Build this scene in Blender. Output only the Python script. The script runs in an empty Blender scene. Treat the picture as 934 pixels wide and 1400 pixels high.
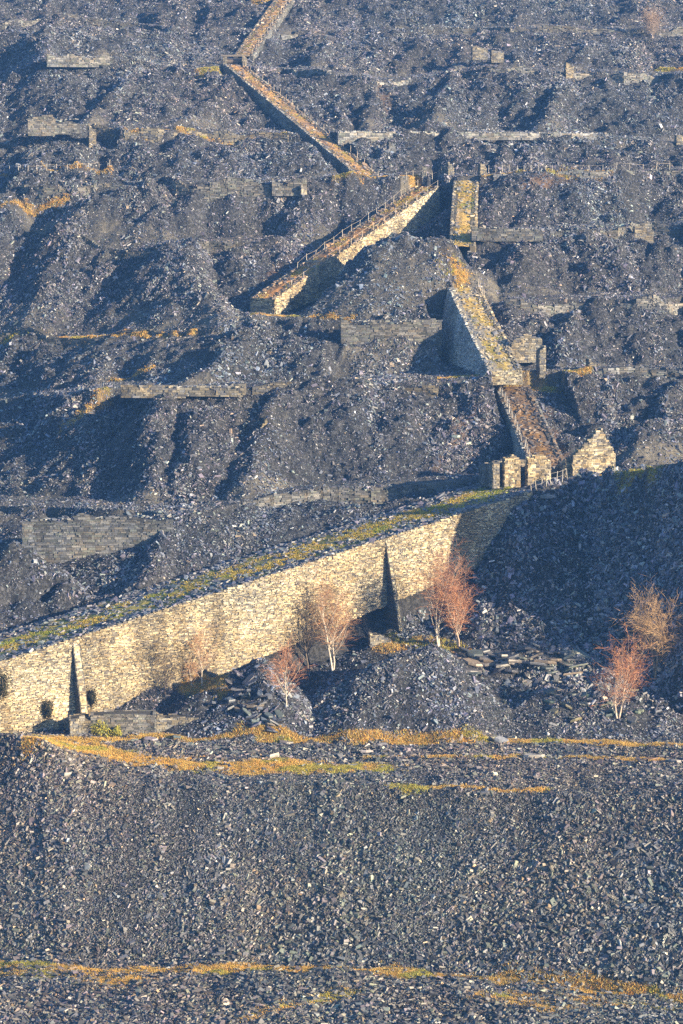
import bpy, math, random
import numpy as np
from mathutils import Vector
random.seed(7)
rng = np.random.default_rng(11)
S = bpy.context.scene
COL = S.collection
# ------------------------------------------------------------------ camera model (pixels of a 934 x 1400 photograph)
F, CX, CY, HOR, CAMZ = 3300.0, 467.0, 700.0, 250.0, 100.0
PIT = math.atan((CY - HOR) / F)
CP, SP = math.cos(PIT), math.sin(PIT)
SUN_AZ, SUN_EL = math.radians(60), math.radians(15.5)


def ray(u, v):
    t = (np.asarray(u, float) - CX) / F
    s = (CY - np.asarray(v, float)) / F
    y = CP + s * SP
    return t / y, (-SP + s * CP) / y          # lateral and vertical slope per metre of distance


def P(u, v, D):
    a, k = ray(u, v)
    return np.array([float(a) * D, D, CAMZ + float(k) * D])


# ------------------------------------------------------------------ noise
def _hash(ix, iy, seed):
    h = (ix.astype(np.int64) * 374761393 + iy.astype(np.int64) * 668265263 + seed * 1274126177) & 0xFFFFFFFF
    h = ((h ^ (h >> 13)) * 1274126177) & 0xFFFFFFFF
    h = ((h ^ (h >> 16)) * 2246822519) & 0xFFFFFFFF
    return ((h ^ (h >> 15)) & 0xFFFFFF) / float(0xFFFFFF)


def vnoise(x, y, seed=0):
    x = np.asarray(x, float); y = np.asarray(y, float)
    ix = np.floor(x); iy = np.floor(y)
    fx = x - ix; fy = y - iy
    ix = ix.astype(np.int64); iy = iy.astype(np.int64)
    sx = fx * fx * fx * (fx * (fx * 6 - 15) + 10); sy = fy * fy * fy * (fy * (fy * 6 - 15) + 10)
    a = _hash(ix, iy, seed); b = _hash(ix + 1, iy, seed); c = _hash(ix, iy + 1, seed); d = _hash(ix + 1, iy + 1, seed)
    return 2 * ((a + (b - a) * sx) + ((c + (d - c) * sx) - (a + (b - a) * sx)) * sy) - 1


def fbm(x, y, seed=0, o=4, g=0.5):
    r = 0; w = 1.0; tot = 0
    for i in range(o):
        r = r + w * vnoise(x * 2 ** i + 17.3 * i, y * 2 ** i - 9.1 * i, seed + i); tot += w; w *= g
    return r / tot


# ------------------------------------------------------------------ scene helpers
def link(o, parent=None):
    COL.objects.link(o)
    if parent is not None:
        o.parent = parent
    return o


def tag(o, label=None, cat=None, group=None, kind=None):
    if label: o['label'] = label
    if cat: o['category'] = cat
    if group: o['group'] = group
    if kind: o['kind'] = kind
    return o


def thing(name, label, cat, loc=(0, 0, 0), group=None):
    o = bpy.data.objects.new(name, None)
    o.location = [float(c) for c in loc]; o.empty_display_size = 0.5
    link(o)
    return tag(o, label, cat, group, 'thing')


class MB:
    """collects vertices and faces (tri / quad / n-gon blocks) with a colour per face"""

    def __init__(self):
        self.v = []; self.f = []; self.c = []; self.n = 0

    def add(self, verts, faces, col):
        verts = np.asarray(verts, float).reshape(-1, 3)
        faces = np.asarray(faces, np.int64)
        self.v.append(verts); self.f.append(faces + self.n)
        col = np.asarray(col, float)
        if col.ndim == 1:
            col = np.tile(col[:3], (len(faces), 1))
        self.c.append(col[:, :3]); self.n += len(verts)

    def mesh(self, name, origin=(0, 0, 0), smooth=False):
        me = bpy.data.meshes.new(name)
        V = np.concatenate(self.v) - np.asarray(origin, float)
        me.vertices.add(len(V)); me.vertices.foreach_set('co', V.astype(np.float32).ravel())
        li = np.concatenate([f.ravel() for f in self.f])
        cnt = np.concatenate([np.full(len(f), f.shape[1]) for f in self.f])
        st = np.concatenate([[0], np.cumsum(cnt)[:-1]])
        me.loops.add(len(li)); me.loops.foreach_set('vertex_index', li.astype(np.int32))
        me.polygons.add(len(cnt)); me.polygons.foreach_set('loop_start', st.astype(np.int32))
        me.polygons.foreach_set('loop_total', cnt.astype(np.int32))
        me.polygons.foreach_set('use_smooth', np.full(len(cnt), bool(smooth)))
        C = np.concatenate(self.c)
        at = me.attributes.new('col', 'FLOAT_COLOR', 'FACE')
        at.data.foreach_set('color', np.c_[C, np.ones(len(C))].astype(np.float32).ravel())
        me.update(calc_edges=True)
        return me

    def obj(self, name, mat, parent=None, origin=(0, 0, 0), smooth=False):
        if parent is not None:
            origin = np.array(parent.location)
        me = self.mesh(name, origin, smooth)
        me.materials.append(mat)
        o = bpy.data.objects.new(name, me)
        if parent is None:
            o.location = [float(c) for c in origin]
        return link(o, parent)


BOXF = np.array([[0, 1, 2, 3], [7, 6, 5, 4], [0, 4, 5, 1], [1, 5, 6, 2], [2, 6, 7, 3], [3, 7, 4, 0]])[:, ::-1]


def boxes(mb, corners, col, bottom=True):
    """corners (N,8,3): 0-3 bottom ring, 4-7 top ring"""
    N = len(corners)
    fs = BOXF[1:] if not bottom else BOXF
    f = (fs[None] + 8 * np.arange(N)[:, None, None]).reshape(-1, 4)
    mb.add(corners.reshape(-1, 3), f, np.repeat(np.asarray(col).reshape(-1, 3), len(fs), 0) if np.ndim(col) == 2 else col)


def tubes(mb, p0, p1, r0, r1, n, col):
    p0 = np.asarray(p0, float); p1 = np.asarray(p1, float); r0 = np.asarray(r0, float); r1 = np.asarray(r1, float)
    d = p1 - p0; L = np.linalg.norm(d, axis=1, keepdims=True); d = d / np.maximum(L, 1e-9)
    ref = np.where(np.abs(d[:, 2:3]) > .9, np.array([[1., 0, 0]]), np.array([[0, 0, 1.]]))
    e1 = np.cross(d, ref); e1 /= np.linalg.norm(e1, axis=1, keepdims=True); e2 = np.cross(d, e1)
    N = len(p0); ang = 2 * np.pi * np.arange(n) / n
    ring = np.cos(ang)[None, :, None] * e1[:, None] + np.sin(ang)[None, :, None] * e2[:, None]
    V = np.concatenate([p0[:, None] + ring * r0[:, None, None], p1[:, None] + ring * r1[:, None, None]], 1)
    k = np.arange(n); fq = np.stack([k, (k + 1) % n, n + (k + 1) % n, n + k], 1)
    f = (fq[None] + 2 * n * np.arange(N)[:, None, None]).reshape(-1, 4)
    mb.add(V.reshape(-1, 3), f, np.repeat(np.asarray(col).reshape(-1, 3), n, 0) if np.ndim(col) == 2 else col)


# ------------------------------------------------------------------ materials
def mat_new(name):
    m = bpy.data.materials.new(name); m.use_nodes = True
    nt = m.node_tree; b = nt.nodes['Principled BSDF']
    return m, nt, b


def N(nt, typ, **kw):
    n = nt.nodes.new(typ)
    for k, v in kw.items():
        if k.startswith('i_'):
            n.inputs[k[2:]].default_value = v
        else:
            setattr(n, k, v)
    return n


def mixc(nt, fac, a, b, mode='MIX'):
    n = nt.nodes.new('ShaderNodeMix'); n.data_type = 'RGBA'; n.blend_type = mode
    for sock, val in ((n.inputs[0], fac), (n.inputs[6], a), (n.inputs[7], b)):
        if hasattr(val, 'is_linked') or hasattr(val, 'links'):
            nt.links.new(val, sock)
        elif isinstance(val, (int, float)):
            sock.default_value = val
        else:
            sock.default_value = (*val, 1)
    return n.outputs[2]


def ramp(nt, src, stops):
    r = nt.nodes.new('ShaderNodeValToRGB'); e = r.color_ramp.elements
    while len(e) < len(stops): e.new(0.5)
    for el, (p, c) in zip(e, stops):
        el.position = p; el.color = (*c, 1) if not isinstance(c, (int, float)) else (c, c, c, 1)
    nt.links.new(src, r.inputs[0])
    return r.outputs[0]


def coords(nt):
    return N(nt, 'ShaderNodeNewGeometry').outputs['Position']


def attr_mat(name, rough=.7, nscale=3.0, namt=.35, spec=.3, bump=.0):
    """face colour attribute broken up by two scales of noise"""
    m, nt, b = mat_new(name)
    at = N(nt, 'ShaderNodeAttribute', attribute_name='col')
    pos = coords(nt)
    n1 = N(nt, 'ShaderNodeTexNoise', i_Scale=nscale, i_Detail=4.0, i_Roughness=.65)
    n2 = N(nt, 'ShaderNodeTexNoise', i_Scale=.09, i_Detail=3.0)
    nt.links.new(pos, n1.inputs['Vector']); nt.links.new(pos, n2.inputs['Vector'])
    a = ramp(nt, n1.outputs[0], [(.3, 1 - namt), (.7, 1 + namt)])
    c = mixc(nt, 1.0, at.outputs['Color'], a, 'MULTIPLY')
    w = ramp(nt, n2.outputs[0], [(.35, (.86, .9, .98)), (.65, (1.1, 1.04, .96))])
    c = mixc(nt, 1.0, c, w, 'MULTIPLY')
    nt.links.new(c, b.inputs['Base Color'])
    b.inputs['Roughness'].default_value = rough
    b.inputs['Specular IOR Level'].default_value = spec
    if bump:
        bp = N(nt, 'ShaderNodeBump', i_Strength=bump, i_Distance=.06)
        nt.links.new(n1.outputs[0], bp.inputs['Height']); nt.links.new(bp.outputs[0], b.inputs['Normal'])
    return m


M_SLAB = attr_mat('slate_fragments', .48, 4.0, .3, .5)
M_WALL = attr_mat('slate_masonry', .85, 6.0, .35, .15, .5)
M_DECK = attr_mat('incline_deck', .9, 2.5, .4, .1, .6)
M_GRASS = attr_mat('dry_grass', .8, 2.0, .3, .1)
M_WOOD = attr_mat('weathered_timber', .8, 5.0, .3, .1)
M_BARK = attr_mat('birch_bark', .7, 5.0, .45, .2)
M_TWIG = attr_mat('birch_twigs', .7, 1.5, .3, .2)
M_LEAF = attr_mat('gorse_leaves', .6, 1.5, .3, .2)

# terrain: fine slate debris, grass stained along the ledges
def terrain_material():
    m, nt, b = mat_new('slate_waste_ground')
    pos = coords(nt)
    big = N(nt, 'ShaderNodeTexNoise', i_Scale=.05, i_Detail=5.0, i_Roughness=.6)
    med = N(nt, 'ShaderNodeTexNoise', i_Scale=.8, i_Detail=6.0, i_Roughness=.7)
    vor = N(nt, 'ShaderNodeTexVoronoi', i_Scale=3.2)
    vor2 = N(nt, 'ShaderNodeTexVoronoi', i_Scale=7.0)
    for n in (big, med, vor, vor2): nt.links.new(pos, n.inputs['Vector'])
    base = ramp(nt, big.outputs[0], [(.3, (.040, .045, .052)), (.5, (.046, .047, .052)), (.7, (.050, .049, .046))])  # base kept dark so the gaps between slabs look shadowed
    cell = N(nt, 'ShaderNodeSeparateColor'); nt.links.new(vor.outputs['Color'], cell.inputs[0])
    tone = ramp(nt, cell.outputs[0], [(0, .45), (.6, .95), (.9, 1.4), (1, 2.0)])
    c = mixc(nt, 1.0, base, tone, 'MULTIPLY')
    cell2 = N(nt, 'ShaderNodeSeparateColor'); nt.links.new(vor2.outputs['Color'], cell2.inputs[0])
    c = mixc(nt, 1.0, c, ramp(nt, cell2.outputs[0], [(0, .7), (1, 1.3)]), 'MULTIPLY')
    earth = N(nt, 'ShaderNodeAttribute', attribute_name='earth')
    c = mixc(nt, earth.outputs['Fac'], c, (.17, .105, .065))
    tk = N(nt, 'ShaderNodeAttribute', attribute_name='track')
    c = mixc(nt, tk.outputs['Fac'], c, ramp(nt, med.outputs[0], [(.35, (.10, .095, .085)), (.65, (.26, .23, .17))]))
    gr = N(nt, 'ShaderNodeAttribute', attribute_name='grass')
    gcol = ramp(nt, med.outputs[0], [(.3, (.18, .14, .05)), (.5, (.40, .25, .065)), (.7, (.48, .32, .11))])
    c = mixc(nt, gr.outputs['Fac'], c, gcol)
    nt.links.new(c, b.inputs['Base Color'])
    b.inputs['Roughness'].default_value = .75; b.inputs['Specular IOR Level'].default_value = .25
    h = N(nt, 'ShaderNodeMath', operation='MULTIPLY_ADD'); h.inputs[1].default_value = .6
    nt.links.new(cell.outputs[1], h.inputs[0]); nt.links.new(med.outputs[0], h.inputs[2])
    bp = N(nt, 'ShaderNodeBump', i_Strength=1.0, i_Distance=.6)
    nt.links.new(h.outputs[0], bp.inputs['Height']); nt.links.new(bp.outputs[0], b.inputs['Normal'])
    return m


# ------------------------------------------------------------------ the terrain: profile knots (u, v, distance), near to far
K = [
    [(-350, 1800, 165), (1350, 1800, 165)],
    [(-350, 1425, 222), (0, 1420, 220), (934, 1420, 216), (1350, 1440, 212)],
    [(-350, 1300, 260), (0, 1306, 252), (200, 1312, 247), (400, 1318, 243), (650, 1332, 239), (934, 1368, 232), (1350, 1400, 222)],
    [(-350, 990, 284), (0, 1003, 274), (60, 1014, 271), (110, 1055, 268), (180, 1068, 266), (300, 1076, 264), (450, 1072, 261), (600, 1080, 258), (934, 1092, 251), (1088, 1095, 246), (1350, 1100, 236)],
    [(-350, 995, 292), (0, 1004, 283), (300, 1006, 283), (600, 1008, 282), (934, 1015, 280), (1088, 1028, 272), (1350, 1080, 256)],
    [(-350, 990, 294), (0, 1001, 283.5), (150, 993, 287), (300, 980, 291), (450, 945, 296), (530, 912, 301), (600, 880, 306), (660, 886, 303), (800, 900, 300), (880, 930, 296), (934, 985, 287), (1000, 1000, 283), (1088, 1010, 281), (1350, 1060, 266)],
    [(-350, 985, 297), (0, 998, 284), (150, 985, 290.5), (300, 955, 298), (450, 900, 306), (530, 866, 310), (600, 846, 313), (650, 788, 316), (700, 708, 319), (740, 664, 322), (800, 654, 325), (900, 645, 312), (940, 640, 307), (1000, 602, 300), (1088, 574, 294), (1350, 570, 282)],  # out-of-view right end raised to throw shade on the right tip and wall
    [(-350, 960, 301), (0, 880, 292), (150, 834, 299), (300, 788, 306), (450, 745, 314), (600, 704, 321), (725, 665, 327), (800, 652, 332), (940, 641, 322), (1000, 632, 315), (1088, 628, 309), (1350, 610, 296)],
    [(-350, 900, 310), (0, 864, 301), (110, 846, 304), (230, 806, 308), (300, 780, 312), (450, 738, 320), (600, 697, 327), (725, 657, 333), (934, 640, 334), (1088, 640, 323), (1350, 620, 314)],
    [(-350, 700, 336), (0, 692, 332), (150, 694, 328), (240, 704, 324), (330, 687, 330), (440, 667, 334), (600, 662, 335), (700, 653, 336), (800, 650, 337), (934, 640, 338), (1350, 620, 330)],
    [(-350, 685, 345), (0, 678, 341), (150, 680, 337), (240, 690, 333), (330, 676, 337), (440, 658, 341), (600, 652, 343), (700, 645, 344), (800, 642, 345), (934, 630, 347), (1350, 610, 342)],
    [(-350, 550, 365), (0, 548, 364), (140, 530, 362), (300, 528, 360), (450, 530, 362), (600, 520, 362), (690, 515, 362), (800, 508, 364), (934, 503, 366), (1350, 490, 368)],
    [(-350, 542, 371), (0, 540, 370), (140, 523, 369), (300, 521, 368), (440, 522, 369), (475, 509, 381), (608, 507, 382), (640, 508, 374), (690, 508, 370), (934, 496, 373), (1350, 482, 376)],
    [(-350, 468, 388), (0, 466, 388), (150, 462, 388), (260, 456, 388), (350, 434, 388), (460, 438, 386), (600, 438, 386), (640, 428, 388), (700, 412, 389), (800, 408, 389), (934, 406, 390), (1350, 400, 392)],
    [(-350, 460, 397), (0, 458, 397), (260, 449, 397), (350, 426, 397), (460, 430, 396), (600, 428, 397), (700, 404, 399), (934, 398, 401), (1350, 390, 402)],
    [(-350, 345, 420), (0, 342, 420), (150, 346, 418), (250, 332, 420), (380, 330, 424), (450, 352, 421), (500, 372, 418), (590, 366, 418), (640, 322, 418), (700, 318, 417), (800, 312, 418), (934, 307, 420), (1350, 300, 420)],
    [(-350, 338, 428), (0, 336, 428), (250, 326, 428), (380, 322, 432), (450, 338, 430), (500, 346, 428), (590, 342, 428), (640, 314, 427), (700, 310, 427), (934, 300, 429), (1350, 292, 430)],
    [(-350, 280, 440), (0, 272, 440), (120, 258, 441), (200, 248, 440), (300, 252, 440), (420, 248, 441), (520, 243, 441), (600, 243, 441), (700, 238, 442), (934, 232, 444), (1350, 225, 446)],
    [(-350, 276, 450), (0, 268, 450), (200, 245, 450), (520, 239, 452), (600, 239, 453), (934, 229, 455), (1350, 222, 456)],
    [(-350, 200, 466), (0, 200, 466), (60, 172, 468), (120, 168, 468), (200, 184, 468), (400, 182, 468), (520, 182, 470), (800, 184, 470), (934, 197, 469), (1350, 190, 470)],
    [(-350, 196, 476), (0, 196, 476), (120, 165, 478), (400, 178, 478), (520, 178, 480), (800, 180, 480), (934, 193, 478), (1350, 186, 480)],
    [(-350, 110, 506), (0, 112, 505), (60, 82, 508), (190, 80, 508), (250, 97, 508), (320, 92, 511), (420, 97, 509), (520, 112, 502), (650, 95, 506), (775, 100, 505), (934, 102, 506), (1350, 95, 506)],
    [(-350, 107, 516), (0, 108, 516), (60, 78, 517), (190, 76, 517), (320, 89, 520), (420, 93, 518), (520, 108, 512), (650, 91, 516), (934, 98, 516), (1350, 92, 516)],
    [(-350, 40, 542), (0, 34, 543), (110, 14, 546), (250, 42, 544), (400, 42, 545), (600, 40, 546), (934, 40, 546), (1350, 38, 546)],
    [(-350, 36, 552), (0, 30, 553), (250, 38, 554), (934, 36, 556), (1350, 34, 556)],
    [(-350, -15, 580), (0, -12, 580), (934, -8, 582), (1350, -10, 582)],
    [(-350, -90, 630), (1350, -90, 630)],
    [(-350, -160, 720), (1350, -160, 720)],
    [(-350, -175, 860), (1350, -175, 860)],
]
NA = 640
A_G = np.linspace(-.235, .235, NA)
dl = [165.0]
while dl[-1] < 600: dl.append(dl[-1] + max(.16, .16 + (dl[-1] - 260) * .0009))
while dl[-1] < 850: dl.append(dl[-1] + 4)
D_G = np.array(dl); ND = len(D_G)
AA, DD = np.meshgrid(A_G, D_G, indexing='ij')
XX = AA * DD


def knot_columns():
    ks = []
    for line in K:
        l = np.array(line, float); a, k = ray(l[:, 0], l[:, 1])
        o = np.argsort(a)
        ks.append((np.interp(A_G, a[o], l[o, 2]), np.interp(A_G, a[o], (k * l[:, 2])[o] + CAMZ)))
    return np.array([k[0] for k in ks]), np.array([k[1] for k in ks])


for i in range(9, 18):
    sh = lambda u: 24 * max(0., min(1., (260 - u) / 260)) + (12 * max(0., -u) / 350)
    us = sorted(set([p[0] for p in K[i]] + [100, 260]))
    vs = np.interp(us, [p[0] for p in K[i]], [p[1] for p in K[i]]); ds = np.interp(us, [p[0] for p in K[i]], [p[2] for p in K[i]])
    w_ = {9: .35, 10: .5, 17: .5}.get(i, 1.0)
    K[i] = [(u, v, d + sh(u) * w_) for u, v, d in zip(us, vs, ds)]
KD, KZ = knot_columns()
for e in (9, 11, 13, 15, 17, 19, 21, 23):
    xx = A_G * KD[e]
    n_ = fbm(xx / 19 + e * 3.1, xx * 0 + e * 5.3, 301 + e, 2)
    s_ = 4.0 * (1 - np.clip(np.abs(n_) * 3.2, 0, 1.6)) - 1.0
    if e == 9: s_ *= .5
    KD[e] += s_; KD[e + 1] += s_ * .9
KD = np.maximum.accumulate(KD + np.arange(len(K))[:, None] * 1e-3, 0)


def base_z(a, d):
    """profile height at lateral slopes a and distances d (arrays)"""
    fi = np.clip((a - A_G[0]) / (A_G[1] - A_G[0]), 0, NA - 1.001)
    return fi, d


# domain warp makes the ledges wander
wD = DD + 3.0 * fbm(XX / 30, DD / 60, 3, 4) + .5 * fbm(XX / 6, DD / 6, 8, 3)
calm = np.clip((DD - 300) / 25, 0, 1)
wD = DD + (wD - DD) * (.35 + .65 * calm)
Z = np.empty_like(DD)
for i in range(NA):
    Z[i] = np.interp(wD[i], KD[:, i], KZ[:, i])


bg_ = np.abs(np.gradient(Z, axis=1) / np.gradient(DD, axis=1))
for _ in range(3):
    bg_[:, 2:-2] = (bg_[:, :-4] + bg_[:, 1:-3] + bg_[:, 2:-2] + bg_[:, 3:-1] + bg_[:, 4:]) / 5
bench = np.clip((.34 - bg_) / .2, 0, 1) * (DD > 320)
# ledges break away in a short scarp below the lip
for e in (9, 11, 13, 15, 17, 19, 21, 23):
    g_ = KD[e][:, None] - wD
    h_ = np.clip(.9 + 2.2 * fbm(XX / 11, DD * 0 + e * 7.7, 201 + e, 3), 0, 2.6)
    Z -= h_ * np.clip(g_ / .5, 0, 1) * np.clip((6.5 - g_) / 6, 0, 1) * (g_ > 0)
Z0 = Z.copy()


def seg_dist(px, py, pts):
    """distance to a plan polyline and the interpolated z of the nearest point"""
    best = np.full(px.shape, 1e9); bz = np.zeros(px.shape)
    for p, q in zip(pts[:-1], pts[1:]):
        d = q[:2] - p[:2]; L2 = max(float(d @ d), 1e-9)
        t = np.clip(((px - p[0]) * d[0] + (py - p[1]) * d[1]) / L2, 0, 1)
        dist = np.hypot(px - p[0] - t * d[0], py - p[1] - t * d[1])
        m = dist < best
        best = np.where(m, dist, best); bz = np.where(m, p[2] + t * (q[2] - p[2]), bz)
    return best, bz


def window(pts, r):
    pts = np.array(pts)
    return np.where((XX > pts[:, 0].min() - r) & (XX < pts[:, 0].max() + r) & (DD > pts[:, 1].min() - r) & (DD < pts[:, 1].max() + r))


# tips: fingers and heaps of waste standing at their angle of repose (crest line u, v, distance ; half width of the crest ; slope)
SPURS = [
    ([(585, 884, 293), (640, 905, 296)], 1.2, .66),
    ([(520, 905, 291), (585, 884, 293)], .8, .62),
    ([(345, 900, 292.5), (352, 905, 291)], .4, .70),
    ([(285, 940, 289.5), (345, 902, 292)], .3, .66),
    ([(530, 331, 403), (555, 326, 404), (590, 333, 403)], 2.2, .72),
    ([(20, 742, 314), (95, 790, 310), (60, 835, 306)], 1.0, .85),
]
# the same, but (u, v, metres by which the crest stands out towards the valley from the plain slope)
OUT = [
    ([(250, 700, 1), (225, 745, 5), (205, 790, 5)], 1.0, .75),
    ([(640, 64, 4), (615, 110, 10), (590, 165, 14)], 1.2, .68),
    ([(512, 108, 4), (505, 150, 9), (500, 178, 9)], .6, .7),
    ([(775, 99, 3), (762, 130, 8), (745, 168, 10)], .8, .68),
    ([(190, 88, 3), (160, 120, 9), (125, 158, 12)], .8, .7),
    ([(66, 5, 3), (64, 45, 9), (62, 74, 9)], 1.0, .68),
    ([(330, 97, 3), (300, 130, 7), (250, 165, 9)], .8, .66),
    ([(200, 250, 3), (110, 285, 10), (20, 328, 14)], 1.5, .68),
    ([(420, 250, 3), (412, 290, 8), (398, 322, 8)], 1.0, .68),
    ([(250, 334, 4), (270, 385, 10), (312, 428, 10)], 1.5, .66),
    ([(140, 348, 3), (60, 385, 9), (0, 430, 12)], 1.5, .68),
    ([(722, 325, 4), (705, 365, 8), (690, 398, 8)], 1.5, .66),
    ([(330, 448, 5), (300, 482, 10), (255, 520, 9)], 1.0, .68),
    ([(235, 545, 3), (222, 600, 7), (210, 655, 7)], .8, .66),
    ([(380, 542, 3), (352, 600, 8), (342, 655, 8)], .6, .68),
    ([(790, 418, 3), (772, 470, 7), (762, 502, 6)], .6, .7),
    ([(945, 512, 4), (890, 580, 9), (858, 635, 7)], 1.2, .66),
    ([(600, 50, 3), (570, 66, 6), (540, 90, 7)], 1.0, .7),
    ([(820, 50, 3), (800, 70, 6), (780, 90, 6)], 1.0, .7),
    ([(450, 55, 3), (440, 75, 6), (430, 92, 6)], 1.0, .7),
    ([(60, 205, 3), (40, 225, 7), (10, 260, 8)], 1.0, .7),
    ([(700, 190, 3), (690, 212, 6), (680, 230, 6)], .8, .7),
    ([(860, 205, 3), (840, 220, 6), (830, 232, 5)], .8, .7),
]


def base_hit(u, v):
    a, k = ray(u, v); i = int(np.clip(round((float(a) - A_G[0]) / (A_G[1] - A_G[0])), 0, NA - 1))
    m = np.nonzero(Z[i] >= CAMZ + k * D_G)[0]; m = m[D_G[m] > 290]
    return D_G[m[0]] if len(m) else 600.0


SPURS += [([(u, v, base_hit(u, v) - o * .58) for u, v, o in pts], hw, sl) for pts, hw, sl in OUT]
for pts, hw, sl in SPURS:
    w = np.array([P(*p) for p in pts])
    I = window(w, 45)
    x, y = XX[I], DD[I]
    dist, bz = seg_dist(x + 1.1 * fbm(x / 5, y / 5, 21, 3), y + 1.1 * fbm(x / 5, y / 5, 31, 3), w)
    zz = bz - sl * np.maximum(dist - hw, 0) - .25 * np.minimum(dist, hw)
    Z[I] = np.maximum(Z[I], zz)
# roughness of the waste, by district
far = np.clip((DD - 325) / 30, 0, 1)
rt = np.clip((AA - .05) / .02, 0, 1) * np.clip((DD - 285) / 6, 0, 1) * np.clip((345 - DD) / 8, 0, 1)
mid = np.clip((DD - 281) / 6, 0, 1)
near = 1 - mid
tip = np.clip((DD - 236) / 6, 0, 1) * np.clip((268 - DD) / 4, 0, 1)
amp = (.30 * near + mid * (.6 + .75 * far)) * (1 - .78 * bench)
amp = amp * (1 + 1.2 * rt)
rg = 1 - np.abs(fbm(XX / 8 + .35 * DD / 30, DD / 26, 41, 4)) * 2
Z += amp * (1.0 * fbm(XX / 17, DD / 17, 51, 3) + .45 * (rg - .4))
Z += amp * (.85 * fbm(XX / 4.2, DD / 4.2, 61, 4) + .3 * fbm(XX / 1.3, DD / 1.3, 71, 3))
Z += tip * .3 * (fbm(XX / 5.5 + .1 * DD / 10, DD / 40, 111, 3))
lump = fbm(XX / 3.4 + .4 * fbm(XX / 5, DD / 5, 171, 2), DD / 1.7, 173, 4, .6)
Z += amp * mid * (.62 * lump + .5 * np.maximum(lump, 0))
Z += .07 * fbm(XX / .6, DD / .6, 81, 2)


def zat(x, y):
    a = np.asarray(x, float) / np.asarray(y, float); y = np.asarray(y, float)
    fi = np.clip((a - A_G[0]) / (A_G[1] - A_G[0]), 0, NA - 1.001); i = fi.astype(int); fa = fi - i
    j = np.clip(np.searchsorted(D_G, y) - 1, 0, ND - 2); fd = np.clip((y - D_G[j]) / (D_G[j + 1] - D_G[j]), 0, 1)
    return (Z[i, j] * (1 - fa) + Z[i + 1, j] * fa) * (1 - fd) + (Z[i, j + 1] * (1 - fa) + Z[i + 1, j + 1] * fa) * fd


def hit(u, v, dmin=200.0):
    """first point of the ground met by the sight line through (u, v)"""
    a, k = ray(u, v)
    d = np.arange(dmin, 700, .1)
    z = zat(a * d, d)
    m = np.nonzero(z >= CAMZ + k * d)[0]
    d0 = d[m[0]] if len(m) else 600.0
    return np.array([float(a) * d0, d0, float(zat(a * d0, d0))])


# ------------------------------------------------------------------ inclines: straight ramps between plan points; ground is cut to lie below their decks
CUTS = []      # plan quads that no rubble enters


def strip_param(p, q, x, y):
    d = (q - p)[:2]; L = math.hypot(*d); t = d / L; n = np.array([t[1], -t[0]])
    s = (x - p[0]) * t[0] + (y - p[1]) * t[1]; o = (x - p[0]) * n[0] + (y - p[1]) * n[1]
    return s, o, L, t, n


def cut(p, q, o0, o1, drop=.6, ends=0.3, floor=-1e9, keep=True):
    """p->q : edge line with z; o0..o1 : offsets along the right-hand normal"""
    I = window([p, q], max(abs(o0), abs(o1)) + 2)
    s, o, L, t, n = strip_param(p, q, XX[I], DD[I])
    zt = p[2] + np.clip(s / L, 0, 1) * (q[2] - p[2]) - drop
    m = (s > -ends) & (s < L + ends) & (o > o0) & (o < o1)
    zt = np.maximum(zt, floor)
    zz = Z[I]; zz = np.where(m & (zz > zt), zt, zz); Z[I] = zz
    if keep: CUTS.append((p, q, o0, o1))


MAIN0, MAIN1 = P(-75, 929, 280.3), P(728, 671, 322)
INC = {}
INC['main'] = (MAIN0, MAIN1, -12.0, .0)
# the others: right-hand edge p->q then width to the left (negative offset)
def inc(name, p, q, w):
    INC[name] = (P(*p), P(*q), -w, 0.0)
inc('first', (776, 638, 337), (724, 527, 366), 5.2)
inc('second', (714, 506, 363), (656, 392, 394), 5.2)
inc('third', (650, 336, 412), (654, 246, 440), 4.4)
inc('side', (376, 408, 396), (600, 254, 441), 4.8)
inc('fourth', (524, 244, 446), (334, 88, 513), 4.4)
inc('fifth', (346, 76, 520), (402, -4, 572), 4.2)
for nme, (p, q, o0, o1) in INC.items():
    cut(p, q, o0 - .2, o1 + .25, .6 if nme == 'main' else .5)


for key, o0, o1, drop in (('side', .0, 6.5, 5.0), ('second', -9.6, -5.0, 13), ('first', -6.6, -5.0, 2.0), ('first', .0, 5.0, .5), ('fourth', -6.5, -4.2, 3.0), ('third', -6.5, -4.2, 2.6)):
    p, q, _, _ = INC[key]
    for kx in range(6):
        w_ = (o1 - o0) * kx / 6
        a, b = (o0 + w_, o1) if abs(o0) > abs(o1) else (o0, o1 - w_)
        cut(p, q, a, b, drop * (.35 + .65 * (kx + 1) / 6) , .6, p[2] - (2.6 if key == 'side' else .6), False)

# ------------------------------------------------------------------ masonry
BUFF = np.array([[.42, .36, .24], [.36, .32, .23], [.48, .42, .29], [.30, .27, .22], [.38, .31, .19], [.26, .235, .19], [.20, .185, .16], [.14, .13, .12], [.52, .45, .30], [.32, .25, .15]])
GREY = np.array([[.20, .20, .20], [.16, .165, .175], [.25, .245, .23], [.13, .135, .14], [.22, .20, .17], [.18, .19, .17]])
MIXD = np.array([[.30, .27, .21], [.24, .23, .20], [.19, .19, .19], [.36, .31, .22], [.27, .24, .18], [.15, .15, .16]])


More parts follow.
